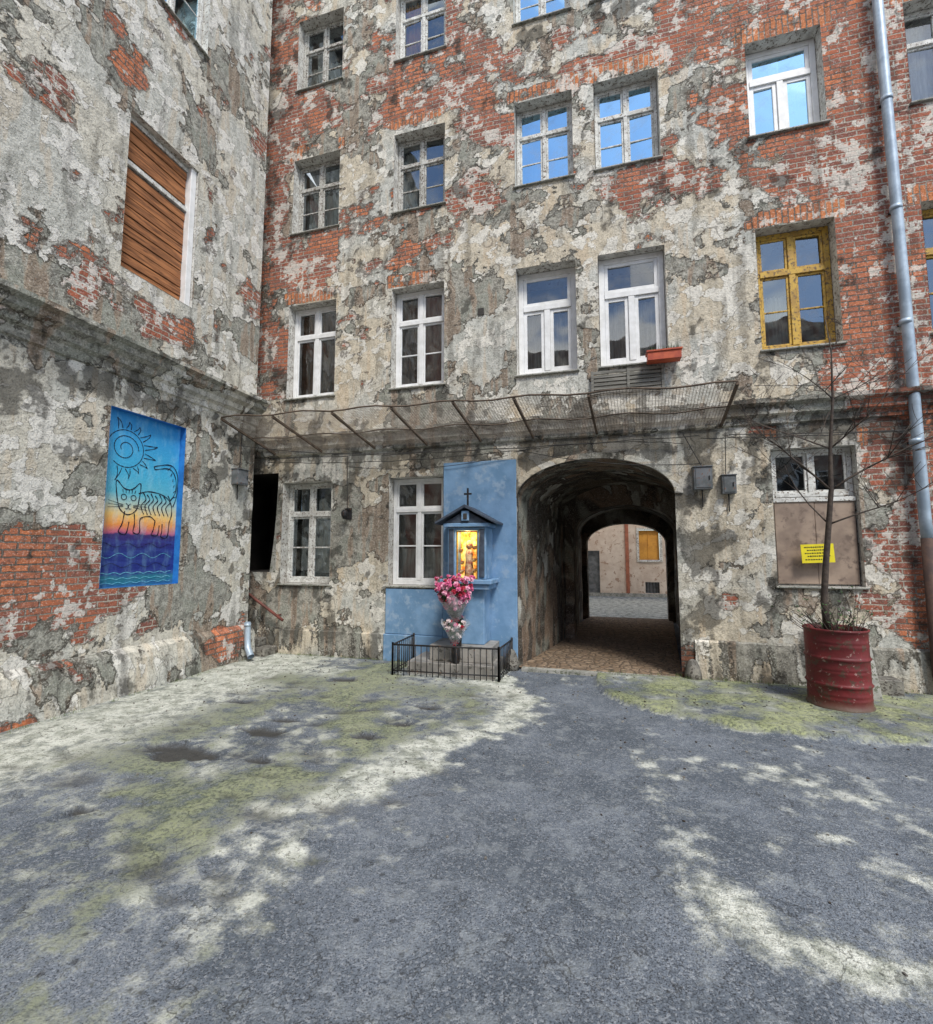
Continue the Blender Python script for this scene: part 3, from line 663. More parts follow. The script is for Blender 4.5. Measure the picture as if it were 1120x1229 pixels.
def bed(x,y):
    if x<=-.12: return -1
    for (xa,ya),(xb,yb) in zip(BP[1:],BP[2:]):
        if xa<=x<=xb: return y-lerp(ya,yb,(x-xa)/(xb-xa))
    return y-6.2
EDGE=[(1.0,-1.6),(1.6,-1.5),(2.2,-1.72),(3.0,-1.75),(4.1,-1.45),(4.8,-.95),(5.2,-.72),(5.9,-.75),(6.5,-1.3),(7.5,-1.35)]
def gattr(x,y):
    w=fr(x*.8,y*.8,3.3,4,.8)*.5
    n5=fr(x*2.6,y*2.6,9.1,5,.6)
    n2=fr(x*1.1+9,y*1.1,1.3,4,.8)
    ex=-1.6
    for (ya,xa),(yb,xb) in zip(EDGE,EDGE[1:]):
        if ya<=y<=yb: ex=lerp(xa,xb,(y-ya)/(yb-ya))
    if y>7.5: ex=-9
    d=ex+w*.6-x+n5*.14
    nearwall=math.exp(-((x+5.1)/.8)**2)
    base=.31+.20*n5+.16*n2
    rim=.42*math.exp(-((d-.2)/.34)**2)*sm(2.4,4.2,y)+.15*math.exp(-((d-.1)/.3)**2)
    pale=sm(-.40,.35,d)*(base+.55*nearwall+rim+.25*sm(5.0,6.2,y)*(1-sm(6.5,7.0,y)))
    pale*= lerp(.75,1,sm(1.4,2.6,y))
    for (sx,sy,r_) in spots:
        if abs(x-sx)<.3 and abs(y-sy)<.3:
            q=((x-sx)/(r_*1.3))**2+((y-sy)/r_)**2; pale+=.34*math.exp(-q*q)*(.8 if x>0 else .75)
    r=0
    if x>-.6:
        for (cx,cy,rx,ry,s) in ((.40,4.1,.15,.8,.38),(.5,2.85,.22,.28,.7),(.85,2.62,.40,.14,.7),(1.25,2.62,.35,.15,.7),(1.3,4.5,.8,.3,.25),(2.1,4.1,.9,.5,.25),(1.6,3.35,.6,.16,.3),(-.6,7.0,.3,.3,.4),(2.6,3.2,.6,.5,.2),(1.6,2.9,.7,.10,.3)):
            q=((x-cx-w*.3)/rx)**2+((y-cy+w*.25)/ry)**2
            r+=s*math.exp(-q)*(1+.6*n5)
    pale=max(pale,pale*.5+min(.9,r))
    moss=0
    b=bed(x,y)+n5*.03
    if y<7.6 and b>-.1 and x>-.12:
        k=sm(-.02,.05,b); moss=k*min(1,max(.2,.68+.45*n5+.30*n2)); pale=lerp(pale,.50+.6*n2,k)
        pale=max(pale,.75*math.exp(-((b-.03)/.05)**2)*(.6+.8*n5))
    if d>0:
        moss=max(moss,(.30+.42*sm(-.15,.45,n2+.3*n5))*sm(.15,.9,d)*(1-.8*nearwall))
        if y>5.2 and -4.6<x<-1.6: moss=max(moss,.66*math.exp(-((y-5.9)/.5)**2))
    if y<2.6 and x<-.8: moss=max(moss,.45*sm(-.3,.4,n2))
    dark=0
    for (cx,cy,rx,ry) in holes:
        if abs(x-cx)<.8 and abs(y-cy)<.5:
            jx=mn.noise(Vector((x*6,y*6,cx)))*.55+mn.noise(Vector((x*17,y*17,cx)))*.25
            q=math.hypot((x-cx)/rx,(y-cy)/ry)+jx
            dk=1-sm(.78,1.0,q); dark=max(dark,dk); pale=max(pale*(1-dk),.6*math.exp(-((q-1.12)/.10)**2)); moss*=(1-dk)
    for (sx,sy,r_) in wets:
        if abs(x-sx)<.4 and abs(y-sy)<.3:
            q=((x-sx)/(r_*1.5))**2+((y-sy)/(r_*.7))**2+n5*.6; dark=max(dark,.55*math.exp(-max(0,q)))
    return (max(0,min(1,pale)),max(0,min(1,moss)),dark)
def frange(a,b,s):
    n=int(round((b-a)/s)); return [a+(b-a)*k/n for k in range(n+1)]
xs=[-220,-90,-40,-18,-10]+frange(-6.2,6.4,.045)+[8,11,20,45,95,220]
ys=[-220,-90,-40,-18,-9,-5,-2,0]+frange(.9,7.6,.035)+[8.2,9,10,11,12,13,14,15,17,19,22,30,60,120,220]
mb=MB(); idx={}; gm_={}
for j,y in enumerate(ys):
    for i,x in enumerate(xs):
        z=0;at=(0,0,0)
        if -6.3<x<6.5 and .8<y<7.65:
            at=gattr(x,y); fade=min(1,max(0,(7.6-y)/.4))
            z=fr(x*.7,y*.7,0,4,1)*.016*fade
            z+=at[0]*.010*fade - at[2]*.035 + at[1]*.010*(1+mn.noise(Vector((x*5,y*5,1))))
            b=bed(x,y)
            if b>0: z+=.05*sm(0,.08,b)*fade
        elif 8<y<20: at=(.75 if y>13.5 else .1,.1,0)
        idx[i,j]=mb.vert(x,y,z-.02,uv=(x,y)); gm_[(x,y)]=at
def ground_mat():
    m,nt,b=mk('courtyard_asphalt',.9,.25); v=coords(nt)
    at=nd(nt,'ShaderNodeAttribute',attribute_name='mask').outputs['Color']; sp=nd(nt,'ShaderNodeSeparateColor',{'Color':at})
    pale,moss,dark=sp.outputs
    fine=noi(nt,v,120,2,.7); f2=noi(nt,v,34,3,.75); med=noi(nt,v,6,4,.68); low=noi(nt,v,1.1,3,.6)
    agg=nd(nt,'ShaderNodeTexVoronoi',{'Vector':v,'Scale':85.0,'Randomness':1.0}); ar=nd(nt,'ShaderNodeSeparateColor',{'Color':agg.outputs['Color']}).outputs[0]
    asp_=mix(nt,ss(nt,low,.35,.65),(.098,.116,.138),(.17,.194,.225))
    asp_=mix(nt,ss(nt,ar,.6,.95,0,.5),asp_,(.34,.36,.38))
    asp_=mix(nt,ss(nt,fine,.52,.62,0,.85),asp_,(.033,.037,.043))
    asp_=mix(nt,ss(nt,med,.50,.64,0,.4),asp_,(.27,.295,.31))
    asp_=mix(nt,ss(nt,f2,.52,.68,0,.55),asp_,(.045,.051,.058))
    pl=mix(nt,ss(nt,med,.34,.64),(.32,.335,.27),(.68,.69,.61))
    pl=mix(nt,ss(nt,f2,.52,.64,0,.7),pl,(.12,.125,.10))
    k=M(nt,'ADD',M(nt,'MULTIPLY',pale,1.25),M(nt,'MULTIPLY',M(nt,'SUBTRACT',med,.5),1.6))
    k=M(nt,'ADD',k,M(nt,'MULTIPLY',M(nt,'SUBTRACT',f2,.5),1.0))
    kp=ss(nt,k,.22,.98)
    kp=M(nt,'MULTIPLY',kp,ss(nt,fine,.36,.60,.75,1))
    col=mix(nt,kp,asp_,pl)
    mk_=M(nt,'ADD',moss,M(nt,'MULTIPLY',M(nt,'SUBTRACT',med,.5),1.5))
    hi=ss(nt,moss,.60,.85)
    g1=mix(nt,ss(nt,f2,.35,.65),(.09,.105,.045),(.36,.39,.18))
    g2=mix(nt,ss(nt,f2,.35,.65),(.07,.08,.05),(.21,.235,.145))
    mcol=mix(nt,hi,g2,g1)
    col=mix(nt,ss(nt,mk_,.25,.75,0,.78),col,mcol)
    col=mix(nt,M(nt,'MULTIPLY',dark,.92),col,mix(nt,f2,(.015,.015,.015),(.09,.085,.072)))
    pits=nd(nt,'ShaderNodeTexVoronoi',{'Vector':v,'Scale':8.0}).outputs[0]
    pk=M(nt,'MULTIPLY',ss(nt,pits,.08,.17,1,0),ss(nt,low,.5,.6))
    col=mix(nt,M(nt,'MULTIPLY',pk,.6),col,(.03,.03,.03))
    crk=M(nt,'MULTIPLY',ss(nt,M(nt,'ABSOLUTE',M(nt,'SUBTRACT',M(nt,'MULTIPLY_ADD',med,.12,low),.56)),.0005,.0035,1,0),.6)
    col=mix(nt,crk,col,(.03,.03,.028))
    L(nt,col,b.inputs['Base Color'])
    L(nt,M(nt,'MULTIPLY_ADD',dark,-.35,.9),b.inputs['Roughness'])
    h=M(nt,'MULTIPLY_ADD',f2,.6,M(nt,'MULTIPLY',fine,.4)); h=M(nt,'MULTIPLY_ADD',med,1.0,h); h=M(nt,'MULTIPLY_ADD',agg.outputs[0],-.3,h)
    bump(nt,b,h,.014,1.0); return m
m_ground=ground_mat()
for j in range(len(ys)-1):
    for i in range(len(xs)-1): mb.face((idx[i,j],idx[i+1,j],idx[i+1,j+1],idx[i,j+1]),m_ground,True)
mb.build('ground',None,lambda x,y:gm_[(x,y)],raw=True)
def cobble_mat():
    m,nt,b=mk('cobbles',.85,.3); v=coords(nt)
    vo=nd(nt,'ShaderNodeTexVoronoi',{'Vector':v,'Scale':8.0},feature='DISTANCE_TO_EDGE').outputs[0]
    vc=nd(nt,'ShaderNodeTexVoronoi',{'Vector':v,'Scale':8.0}).outputs['Color']; r=nd(nt,'ShaderNodeSeparateColor',{'Color':vc}).outputs[0]
    c=mix(nt,r,(.22,.15,.095),(.34,.25,.17)); c=mix(nt,ss(nt,vo,.01,.07,1,0),c,(.09,.07,.055)); c=mix(nt,ss(nt,noi(nt,v,20,3,.7),.45,.65,0,.7),c,(.09,.075,.055))
    L(nt,c,b.inputs['Base Color']); bump(nt,b,ss(nt,vo,0,.2),.02); return m
m_cob=cobble_mat()
mb=MB(); n=20
fx=lambda y:(-1.27+.92*(y-7.42)/6.48,1.07+.75*(y-7.42)/6.48)
for k in range(n):
    y0=7.42+(13.9-7.42)*k/n; y1=7.42+(13.9-7.42)*(k+1)/n
    a,b_=fx(y0);c,d=fx(y1); mb.quad(((a,y0,.012),(b_,y0,.012),(d,y1,.012),(c,y1,.012)),m_cob)
mb.box(-1.2,1.05,7.30,7.42,-.03,.025,m_conc)
mb.build('cobblestone_paving')
m_stone=simple('dirty_stone',(.25,.235,.20),(.13,.125,.11),scale=7,bd=.01,c3=(.07,.06,.05),t3=.54)
mb=MB()
for cx in(-1.36,1.2):
    mb.lathe((cx,7.36,0),[(.12,-.03),(.11,.10),(.085,.2),(.05,.27),(.01,.29)],9,m_stone)
mb.build('guard_stones')

# ------------------------------------------------------------------ shrine
sh=empty('wayside_shrine')
mb=MB(PF)
mb.box(-2.50,-1.275,-.035,.02,-.05,3.27,m_blue)
mb.box(-3.53,-2.502,-.028,.02,.42,1.17,m_blue); mb.box(-3.55,-2.502,-.05,.02,-.05,.415,m_blue)
mb.build('blue_wall_panel',sh,bevel=.008)
mb=MB()
mb.box(-2.80,-1.48,6.66,7.40,-.05,.17,m_tile); mb.box(-2.50,-1.56,6.80,7.405,.172,.40,m_tile)
mb.build('tiled_steps',sh,bevel=.008)
mb=MB()
mb.box(-2.22,-1.70,6.98,7.41,.402,1.22,m_blue)
mb.box(-2.32,-1.60,6.88,7.41,1.222,1.30,m_blue); mb.box(-2.36,-1.56,6.84,7.41,1.302,1.37,m_blue)
x0,x1,yf=-2.26,-1.66,6.93
mb.box(x0,x0+.13,yf,7.41,1.372,2.16,m_blue); mb.box(x1-.13,x1,yf,7.41,1.372,2.16,m_blue); mb.box(x0+.13,x1-.13,yf+.002,7.40,2.11,2.158,m_blue)
mb.box(x0+.13,x1-.13,7.22,7.40,1.372,2.11,m_blue)
mb.box(x0+.02,x0+.10,yf-.02,yf,1.40,2.13,m_blued); mb.box(x1-.10,x1-.02,yf-.02,yf,1.40,2.13,m_blued)
mb.box(x0-.06,x1+.06,yf-.06,7.41,2.162,2.22,m_blue)
mb.build('pillar',sh,bevel=.008)
mb=MB(); cx=(x0+x1)/2
def prism(xa,xb,ya,yb,zb,za,mat):
    i=[mb.vert(*p) for p in((xa,ya,zb),(xb,ya,zb),(cx,ya,za),(xa,yb,zb),(xb,yb,zb),(cx,yb,za))]
    for q in((0,1,2),(3,5,4),(0,3,4,1),(1,4,5,2),(0,2,5,3)): mb.face([i[k] for k in q],mat)
prism(x0-.05,x1+.05,yf-.05,7.41,2.222,2.42,m_blued)
for s in(-1,1):
    xe=cx+s*.47
    q=[(cx,2.50),(xe,2.24),(xe,2.205),(cx,2.455)]
    i=[mb.vert(p[0],yf-.13,p[1]) for p in q]+[mb.vert(p[0],7.42,p[1]) for p in q]
    for f in((0,1,2,3),(4,7,6,5),(0,4,5,1),(1,5,6,2),(2,6,7,3)): mb.face([i[k] for k in f],m_blued)
mb.obox((cx,yf-.075,2.33),(.06,0,0),(0,.01,0),(0,0,.075),m_blue)
mb.obox((cx,yf-.088,2.32),(.03,0,0),(0,.006,0),(0,0,.045),m_voidm)
mb.build('gabled_roof',sh,bevel=.004)
mb=MB(); mb.obox((cx,7.0,2.62),(.013,0,0),(0,.012,0),(0,0,.15),m_black); mb.obox((cx,7.0,2.68),(.06,0,0),(0,.011,0),(0,0,.014),m_black); mb.build('cross',sh)
m,nt,b=mk('lit_icon',.5,.3); v=coords(nt); n=noi(nt,v,9,4,.6); c=ramp(nt,n,[(.3,(.10,.02,.01)),(.42,(.9,.25,.04)),(.52,(1,.62,.12)),(.65,(1,.85,.4))])
L(nt,c,b.inputs['Base Color']); L(nt,c,b.inputs['Emission Color']); b.inputs['Emission Strength'].default_value=.9; m_icon=m
m_gold=simple('gilt',(.7,.42,.10),(.5,.28,.06),rough=.35,metal=.6,bd=0,scale=20)
m_cloth=simple('icon_robe',(.65,.50,.3),(.35,.12,.08),rough=.7,scale=14,bd=0)
m_skin=simple('icon_skin',(.55,.36,.24),rough=.6,bd=0)
mb=MB(); mb.box(x0+.132,x1-.132,7.20,7.215,1.38,2.10,m_icon)
mb.box(x0+.132,x0+.15,6.95,6.98,1.375,2.105,m_gold); mb.box(x1-.15,x1-.132,6.95,6.98,1.375,2.105,m_gold); mb.box(x0+.15,x1-.15,6.95,6.98,2.085,2.105,m_gold); mb.box(x0+.15,x1-.15,6.95,6.98,1.375,1.39,m_gold)
mb.lathe((cx,7.08,1.39),[(.075,0),(.07,.12),(.055,.26),(.062,.36),(.05,.41),(.022,.44)],12,m_cloth)
mb.lathe((cx,7.08,1.82),[(.018,0),(.036,.03),(.04,.06),(.034,.095),(.012,.115)],12,m_skin)
mb.lathe((cx,7.095,1.84),[(.052,.0),(.056,.05),(.048,.10),(.02,.125)],12,m_cloth,True)
for (dx,zz,r) in((-.1,1.48,.035),(.1,1.5,.04),(-.09,1.62,.03),(.1,1.66,.03),(0,1.42,.035),(-.11,1.8,.03),(.11,1.85,.03)):
    for k in range(9):
        t=k*.9; mb.obox((cx+dx+r*.6*math.cos(t),7.0+r*.3*math.sin(t),zz+r*.5*math.sin(t*2)),(.014,.004,.004),(0,.01,0),(.004,0,.014),m_cloth if k%2 else m_gold)
mb.build('madonna_statue',sh)
ld=bpy.data.lights.new('shrine_lamp','POINT'); ld.energy=7; ld.color=(1,.62,.22); ld.shadow_soft_size=.04
lo=bpy.data.objects.new('shrine_lamp',ld); lo.location=(cx,7.02,2.03); COL.objects.link(lo); lo.parent=sh
fe=empty('low_iron_fence'); mb=MB()
def run(p,q,h=.43):
    p=Vector(p);q=Vector(q);n=max(2,int((q-p).length/.085))
    mb.tube([p+Vector((0,0,h)),q+Vector((0,0,h))],.013,6,m_black); mb.tube([p+Vector((0,0,.06)),q+Vector((0,0,.06))],.010,6,m_black)
    for k in range(n+1):
        a=p.lerp(q,k/n); r=.018 if k in(0,n) else .0075
        mb.tube([a+Vector((0,0,-.03)),a+Vector((0,0,h+(.03 if k in(0,n) else 0)))],r,6,m_black)
run((-2.97,6.52,0),(-1.40,6.60,0)); run((-1.40,6.60,0),(-1.36,7.38,0)); run((-2.97,6.52,0),(-2.99,7.38,0))
mb.build('railings',fe)

# ------------------------------------------------------------------ flowers
def petalmat(n,a,b): return simple(n,a,b,rough=.6,scale=30,bd=0)
m_pk=[petalmat('petal_pink',(.78,.20,.38),(.55,.09,.22)),petalmat('petal_light',(.88,.52,.62),(.76,.34,.48)),petalmat('petal_red',(.50,.03,.07),(.3,.02,.04)),petalmat('petal_white',(.8,.74,.72),(.65,.5,.5))]
m_leaf=simple('leaf_green',(.05,.11,.03),(.03,.06,.02),rough=.6,scale=20,bd=0)
m,nt,b=mk('cellophane',.2,.7); b.inputs['Base Color'].default_value=(.8,.81,.84,1); b.inputs['Alpha'].default_value=.32; bump(nt,b,noi(nt,coords(nt),14,3,.7),.03); m_cello=m
m_ribbon=simple('red_ribbon',(.45,.02,.04),rough=.4,bd=0)
random.seed(31)
def flower(mb,c,r,mat,up=(0,0,1)):
    up=Vector(up).normalized(); u=up.orthogonal().normalized(); w=up.cross(u); c=Vector(c)
    for ring,(k,rr,lift) in enumerate(((7,1,.1),(6,.7,.45),(4,.4,.75))):
        for j in range(k):
            t=2*math.pi*(j+.5*ring)/k+random.uniform(-.2,.2); d=u*math.cos(t)+w*math.sin(t); s=u*-math.sin(t)+w*math.cos(t)
            a=c+up*r*lift*.3; tip=c+d*r*rr+up*r*lift; h=s*r*.42
            i=[mb.vert(*a),mb.vert(*(a+d*r*rr*.55+h+up*r*lift*.7)),mb.vert(*tip),mb.vert(*(a+d*r*rr*.55-h+up*r*lift*.7))]
            mb.face(i,mat,True)
def bouquet(name,base,axis,L_,rtop,nf,mats,fr_=(.03,.045),wrap=.7,lo=.5):
    e=empty(name); base=Vector(base); ax=Vector(axis).normalized(); u=ax.orthogonal().normalized(); w=ax.cross(u)
    mb=MB()
    for k in range(nf):
        t=random.uniform(0,2*math.pi); q=math.sqrt(random.random()); hgt=random.uniform(lo,1.0)
        q=q if hgt>.85 else .8+.25*random.random(); r=rtop*q*(hgt**.8)
        top=base+ax*(L_*(hgt+.08*(1-q)))+(u*math.cos(t)+w*math.sin(t))*r
        mb.tube([base+ax*.04,base.lerp(top,.5),top],.003,4,m_leaf,False)
        flower(mb,top,random.uniform(*fr_),random.choice(mats),(u*math.cos(t)+w*math.sin(t))*q*.8+ax*.6+Vector((0,-.5,.1)))
        if k%2==0:
            for j in range(2):
                p=base.lerp(top,random.uniform(.75,1.0)); d=Vector((random.uniform(-1,1),random.uniform(-1,.4),random.uniform(-.2,1))).normalized(); s=d.orthogonal().normalized()*.012
                mb.face([mb.vert(*p),mb.vert(*(p+d*.03+s)),mb.vert(*(p+d*.07)),mb.vert(*(p+d*.03-s))],m_leaf)
    mb.build('flowers',e)
    mb=MB(); n=28; rings=[]
    for lv in range(6):
        t=lv/5; r=.02+rtop*1.1*((t*wrap)**.85)
        ring=[]
        for j in range(n):
            q=2*math.pi*j/n; rr=r*(1+.14*t*math.sin(q*7+lv)); zz=L_*(t*wrap)+.06*t*math.sin(q*5)*(1 if lv==5 else .3)
            ring.append(mb.vert(*(base+ax*zz+(u*math.cos(q)+w*math.sin(q))*rr)))
        rings.append(ring)
    for a,b_ in zip(rings,rings[1:]):
        for j in range(n): mb.face((a[j],a[(j+1)%n],b_[(j+1)%n],b_[j]),m_cello,True)
    mb.build('cellophane_wrap',e)
    mb=MB(); mb.tube([base+ax*.05,base+ax*.09],.032,10,m_ribbon)
    for s in(-1,1):
        p=base+ax*.07+Vector((0,-.035,0)); mb.tube([p,p+Vector((s*.05,-.01,.03)),p+Vector((s*.06,-.01,-.02)),p],.008,5,m_ribbon)
        mb.tube([p,p+Vector((s*.03,-.01,-.09))],.006,4,m_ribbon)
    mb.build('ribbon',e); return e
bouquet('flower_bouquet',(-2.05,6.70,.74),(-.03,-.12,1),.66,.30,230,[m_pk[0],m_pk[0],m_pk[1],m_pk[1],m_pk[2]],(.032,.048),wrap=.62,lo=.38)
bouquet('flower_bouquet',(-2.06,6.68,.42),(.02,-.10,1),.40,.18,60,[m_pk[0],m_pk[2],m_pk[3],m_pk[3],m_pk[3]],(.026,.038),wrap=.9,lo=.4)
va=empty('flower_vase'); mb=MB(); mb.lathe((-2.06,6.72,.0),[(.05,.175),(.065,.25),(.06,.36),(.045,.44),(.055,.50)],14,m_black,False)
mb.lathe((-2.03,6.80,.0),[(.03,.405),(.035,.6),(.04,.78),(.05,.80)],12,m_black,False)
mb.build('vase_body',va)

# ------------------------------------------------------------------ mesh awning
aw=empty('wire_mesh_awning'); mb=MB()
m_wire=simple('galvanised_wire',(.26,.23,.19),(.14,.115,.09),rough=.6,bd=0)
xa,xb=-5.8,1.72
def AW(s,t):
    x=xa+(xb-xa)*s; sag=.02*math.sin(s*40)*t-.03*math.sin(math.pi*t)*math.sin(s*19)**2
    zo=3.93-.17*s; return Vector((x-.12*t*s,7.42-1.36*t,3.62*(1-t)+zo*t+sag))
n=190
for k in range(n+1):
    s=k/n; mb.tube([AW(s,t/4) for t in range(5)],.0030,3,m_wire,False,False)
for k in range(32):
    t=k/31; mb.tube([AW(j/40,t) for j in range(41)],.0030,3,m_wire,False,False)
mb.build('wire_mesh',aw)
mb=MB()
mb.tube([AW(j/30,1)+Vector((0,0,.005)) for j in range(31)],.013,6,m_rust)
mb.tube([AW(j/30,.0) for j in range(31)],.012,6,m_rust); mb.tube([AW(j/30,.5)-Vector((0,0,.02)) for j in range(31)],.008,5,m_rust)
for s in (0.0,.13,.27,.4,.525,.64,.77,1.0):
    a=AW(s,0);b_=AW(s,1); mb.obox((a+b_)/2-Vector((0,0,.02)),(.016,0,0),(b_-a)/2,(0,0,.018),m_rust)
mb.build('brackets',aw)
cb=empty('overhead_cables'); mb=MB()
def cable(p,q,sag,r=.007,n=24,wob=.0):
    p=Vector(p);q=Vector(q); mb.tube([p.lerp(q,k/n)-Vector((0,0,sag*4*(k/n)*(1-k/n)+wob*math.sin(k*1.7))) for k in range(n+1)],r,5,m_cable)
cable((-5.9,7.3,3.52),(1.4,7.36,3.46),.05,wob=.01); cable((-5.9,7.32,3.45),(-1.0,7.38,3.42),.09,.006,wob=.008); cable((-1.2,7.36,3.40),(1.43,7.38,3.05),.10,.006)
cable((1.43,7.36,3.0),(1.2,7.38,3.5),.0,.007); cable((1.74,7.4,2.87),(1.76,7.4,3.5),.0,.006); cable((1.43,7.36,3.42),(6,7.36,3.5),.10,.007,wob=.01)
cable((-5.85,6.2,3.55),(-2.4,7.2,3.45),.12,.006); cable((1.8,7.38,3.45),(6,7.38,3.38),.05,.006); cable((-4.27,7.4,2.55),(-4.3,7.4,3.5),0,.006); cable((-5.86,6.57,3.2),(-5.86,6.6,4.0),0,.007)
cable((1.9,6.5,3.85),(3.93,7.3,4.1),.06,.004); cable((-1.3,7.38,3.38),(1.2,7.38,3.36),-.08,.006,wob=.006); cable((-4.3,7.38,3.3),(-1.4,7.38,3.33),.12,.005)
mb.build('cables',cb)

# ------------------------------------------------------------------ meter boxes, lamp
def ebox(name,P,a,z,w,h,d):
    e=empty(name); mb=MB(P); mb.box(a-w/2,a+w/2,-d,-.002,z-h/2,z+h/2,m_boxgrey); mb.box(a-w/2+.02,a+w/2-.02,-d-.008,-d,z-h/2+.02,z+h/2-.02,m_boxgrey)
    mb.box(a-w/2-.012,a+w/2+.012,-d-.02,-.002,z+h/2,z+h/2+.014,m_boxgrey); mb.box(a+w/2-.05,a+w/2-.035,-d-.02,-d-.008,z-.03,z+.03,m_black)
    mb.tube([(a,-.03,z-h/2),(a,-.03,z-h/2-.25)],.01,6,m_cable); mb.build('housing',e,bevel=.004)
ebox('electric_meter_box',PF,1.43,2.83,.24,.32,.14); ebox('electric_meter_box',PF,1.77,2.73,.18,.26,.10); ebox('junction_box',PL,6.55,3.04,.24,.25,.14)
e=empty('wall_lamp'); mb=MB(PF); mb.box(-4.33,-4.21,-.02,0,2.36,2.56,m_black); mb.tube([(-4.27,-.02,2.5),(-4.27,-.12,2.54),(-4.27,-.15,2.5)],.012,6,m_black)
mb.lathe((-4.27,-.15,2.36),[(.03,0),(.055,.06),(.06,.12),(.03,.16)],12,m_black); mb.build('lamp_body',e)
e=empty('window_flower_box'); mb=MB(PF); m_terra=simple('terracotta_plastic',(.50,.11,.05),(.36,.07,.04),rough=.6,bd=0)
mb.box(.74,1.20,-.24,-.06,4.60,4.72,m_terra); mb.box(.725,1.215,-.255,-.045,4.722,4.745,m_terra); mb.box(.745,1.195,-.235,-.065,4.746,4.752,m_leaf)
for k in range(60):
    x=random.uniform(.76,1.18); dr=Vector((random.uniform(-.5,.5),random.uniform(-.6,.2),1)).normalized()*random.uniform(.04,.14); p=Vector((x,-.15,4.74))
    mb.face([mb.vert(*(p-Vector((.006,0,0)))),mb.vert(*(p+Vector((.006,0,0)))),mb.vert(*(p+dr))],m_leaf)
mb.build('trough_and_plants',e)

# ------------------------------------------------------------------ drainpipes
e=empty('drainpipe'); mb=MB()
mb.tube([(3.93,7.33,14.1),(3.94,7.33,9),(3.96,7.33,5),(3.97,7.33,2.2),(3.98,7.33,1.9)],.062,16,m_zinc)
m_cast=simple('cast_iron_rust',(.10,.06,.045),(.06,.04,.035),scale=9,bd=.003)
mb.tube([(3.98,7.33,1.95),(3.98,7.33,.25),(3.98,7.28,.12),(3.98,7.2,.06)],.07,16,m_cast)
for z in(12.8,11.2,9.6,8.0,6.4,4.8,3.2): mb.tube([(3.945,7.33,z-.03),(3.945,7.33,z+.03)],.07,16,m_zinc); mb.box(3.91,3.98,7.36,7.46,z-.012,z+.012,m_black)
mb.build('pipe',e)
e=empty('downspout'); mb=MB(); mb.tube([(-5.70,6.72,.62),(-5.69,6.72,.35),(-5.66,6.70,.2),(-5.54,6.64,.08)],[.05,.05,.052,.056],14,m_zinc,False); mb.tube([(-5.70,6.72,.55),(-5.70,6.72,.60)],.056,14,m_zinc); mb.build('pipe',e)
e=empty('stair_handrail'); mb=MB(); mb.tube([(-6.6,7.25,1.3),(-5.45,7.30,.58)],.026,8,m_redpipe); mb.tube([(-5.6,7.30,.66),(-5.6,7.44,.66)],.015,6,m_redpipe); mb.tube([(-6.3,7.27,1.1),(-6.3,7.44,1.1)],.015,6,m_redpipe); mb.build('rail',e)
mb=MB(); mb.box(-6.6,-5.62,7.05,7.40,-.03,.12,m_stone); mb.box(-6.6,-5.85,7.2,7.402,.122,.26,m_stone); mb.build('stone_steps',None,bevel=.015)

# ------------------------------------------------------------------ oil drum with tree
def drum_mat():
    m,nt,b=mk('drum_red_paint',.5,.4); v=coords(nt); n=noi(nt,v,3,4,.65)
    c=mix(nt,ss(nt,n,.35,.65),(.17,.018,.02),(.11,.015,.016)); c=mix(nt,ss(nt,noi(nt,v,9,4,.72),.55,.60,0,.9),c,(.08,.045,.03))
    c=mix(nt,ss(nt,noi(nt,v,17,3,.7),.63,.66,0,.6),c,(.40,.28,.24))
    z=nd(nt,'ShaderNodeSeparateXYZ',{0:v}).outputs[2]; c=mix(nt,ss(nt,M(nt,'ADD',z,M(nt,'MULTIPLY',n,.3)),.32,.16,0,.8),c,(.10,.09,.06))
    L(nt,c,b.inputs['Base Color']); bump(nt,b,n,.012); return m
m_drum=drum_mat(); m_soil=simple('soil',(.07,.055,.04),(.04,.03,.025),scale=20,bd=.02)
dr=empty('steel_drum'); mb=MB(); dc=(2.60,6.55,.02)
prof=[(.30,-.02),(.318,0),(.318,.03),(.30,.045)]
mid=[]
for z0 in(.27,.56): mid+=[(.30,z0-.03),(.306,z0-.015),(.318,z0),(.306,z0+.015),(.30,z0+.03)]
for z0 in (.12,.17,.41,.45,.70,.745): mid+=[(.30,z0-.012),(.304,z0),(.30,z0+.012)]
prof+=sorted(mid,key=lambda p:p[1])+[(.30,.85),(.312,.86),(.315,.875),(.305,.885),(.292,.875),(.288,.80)]
mb.lathe(dc,prof,40,m_drum,False); mb.lathe(dc,[(.289,.80),(.15,.83),(.001,.84)],40,m_soil,False); mb.build('drum_body',dr)
m_bark=simple('bark',(.085,.065,.05),(.045,.035,.03),scale=18,bd=.006)
random.seed(12)
tr=empty('bare_tree'); mb=MB()
def branch(p,d,l,r,lev):
    pts=[Vector(p)];rr=[r];d=Vector(d).normalized();n=6 if lev<2 else 5
    for k in range(n):
        d=(d+Vector((random.uniform(-1,1),random.uniform(-1,1),random.uniform(-.6,.8)))*.13).normalized()
        pts.append(pts[-1]+d*l/n); rr.append(max(.0026,r*(1-.7*(k+1)/n)))
    mb.tube(pts,rr,7 if lev==0 else 5,m_bark,True)
    if lev<3:
        for k in range({0:4,1:5,2:3}[lev]):
            i=random.randint(1,n-1); t=random.uniform(0,2*math.pi)
            nd_=(d*.5+Vector((math.cos(t),math.sin(t)*.6,random.uniform(.0,.6)))).normalized()
            branch(pts[i],nd_,l*random.uniform(.4,.7),rr[i]*.7,lev+1)
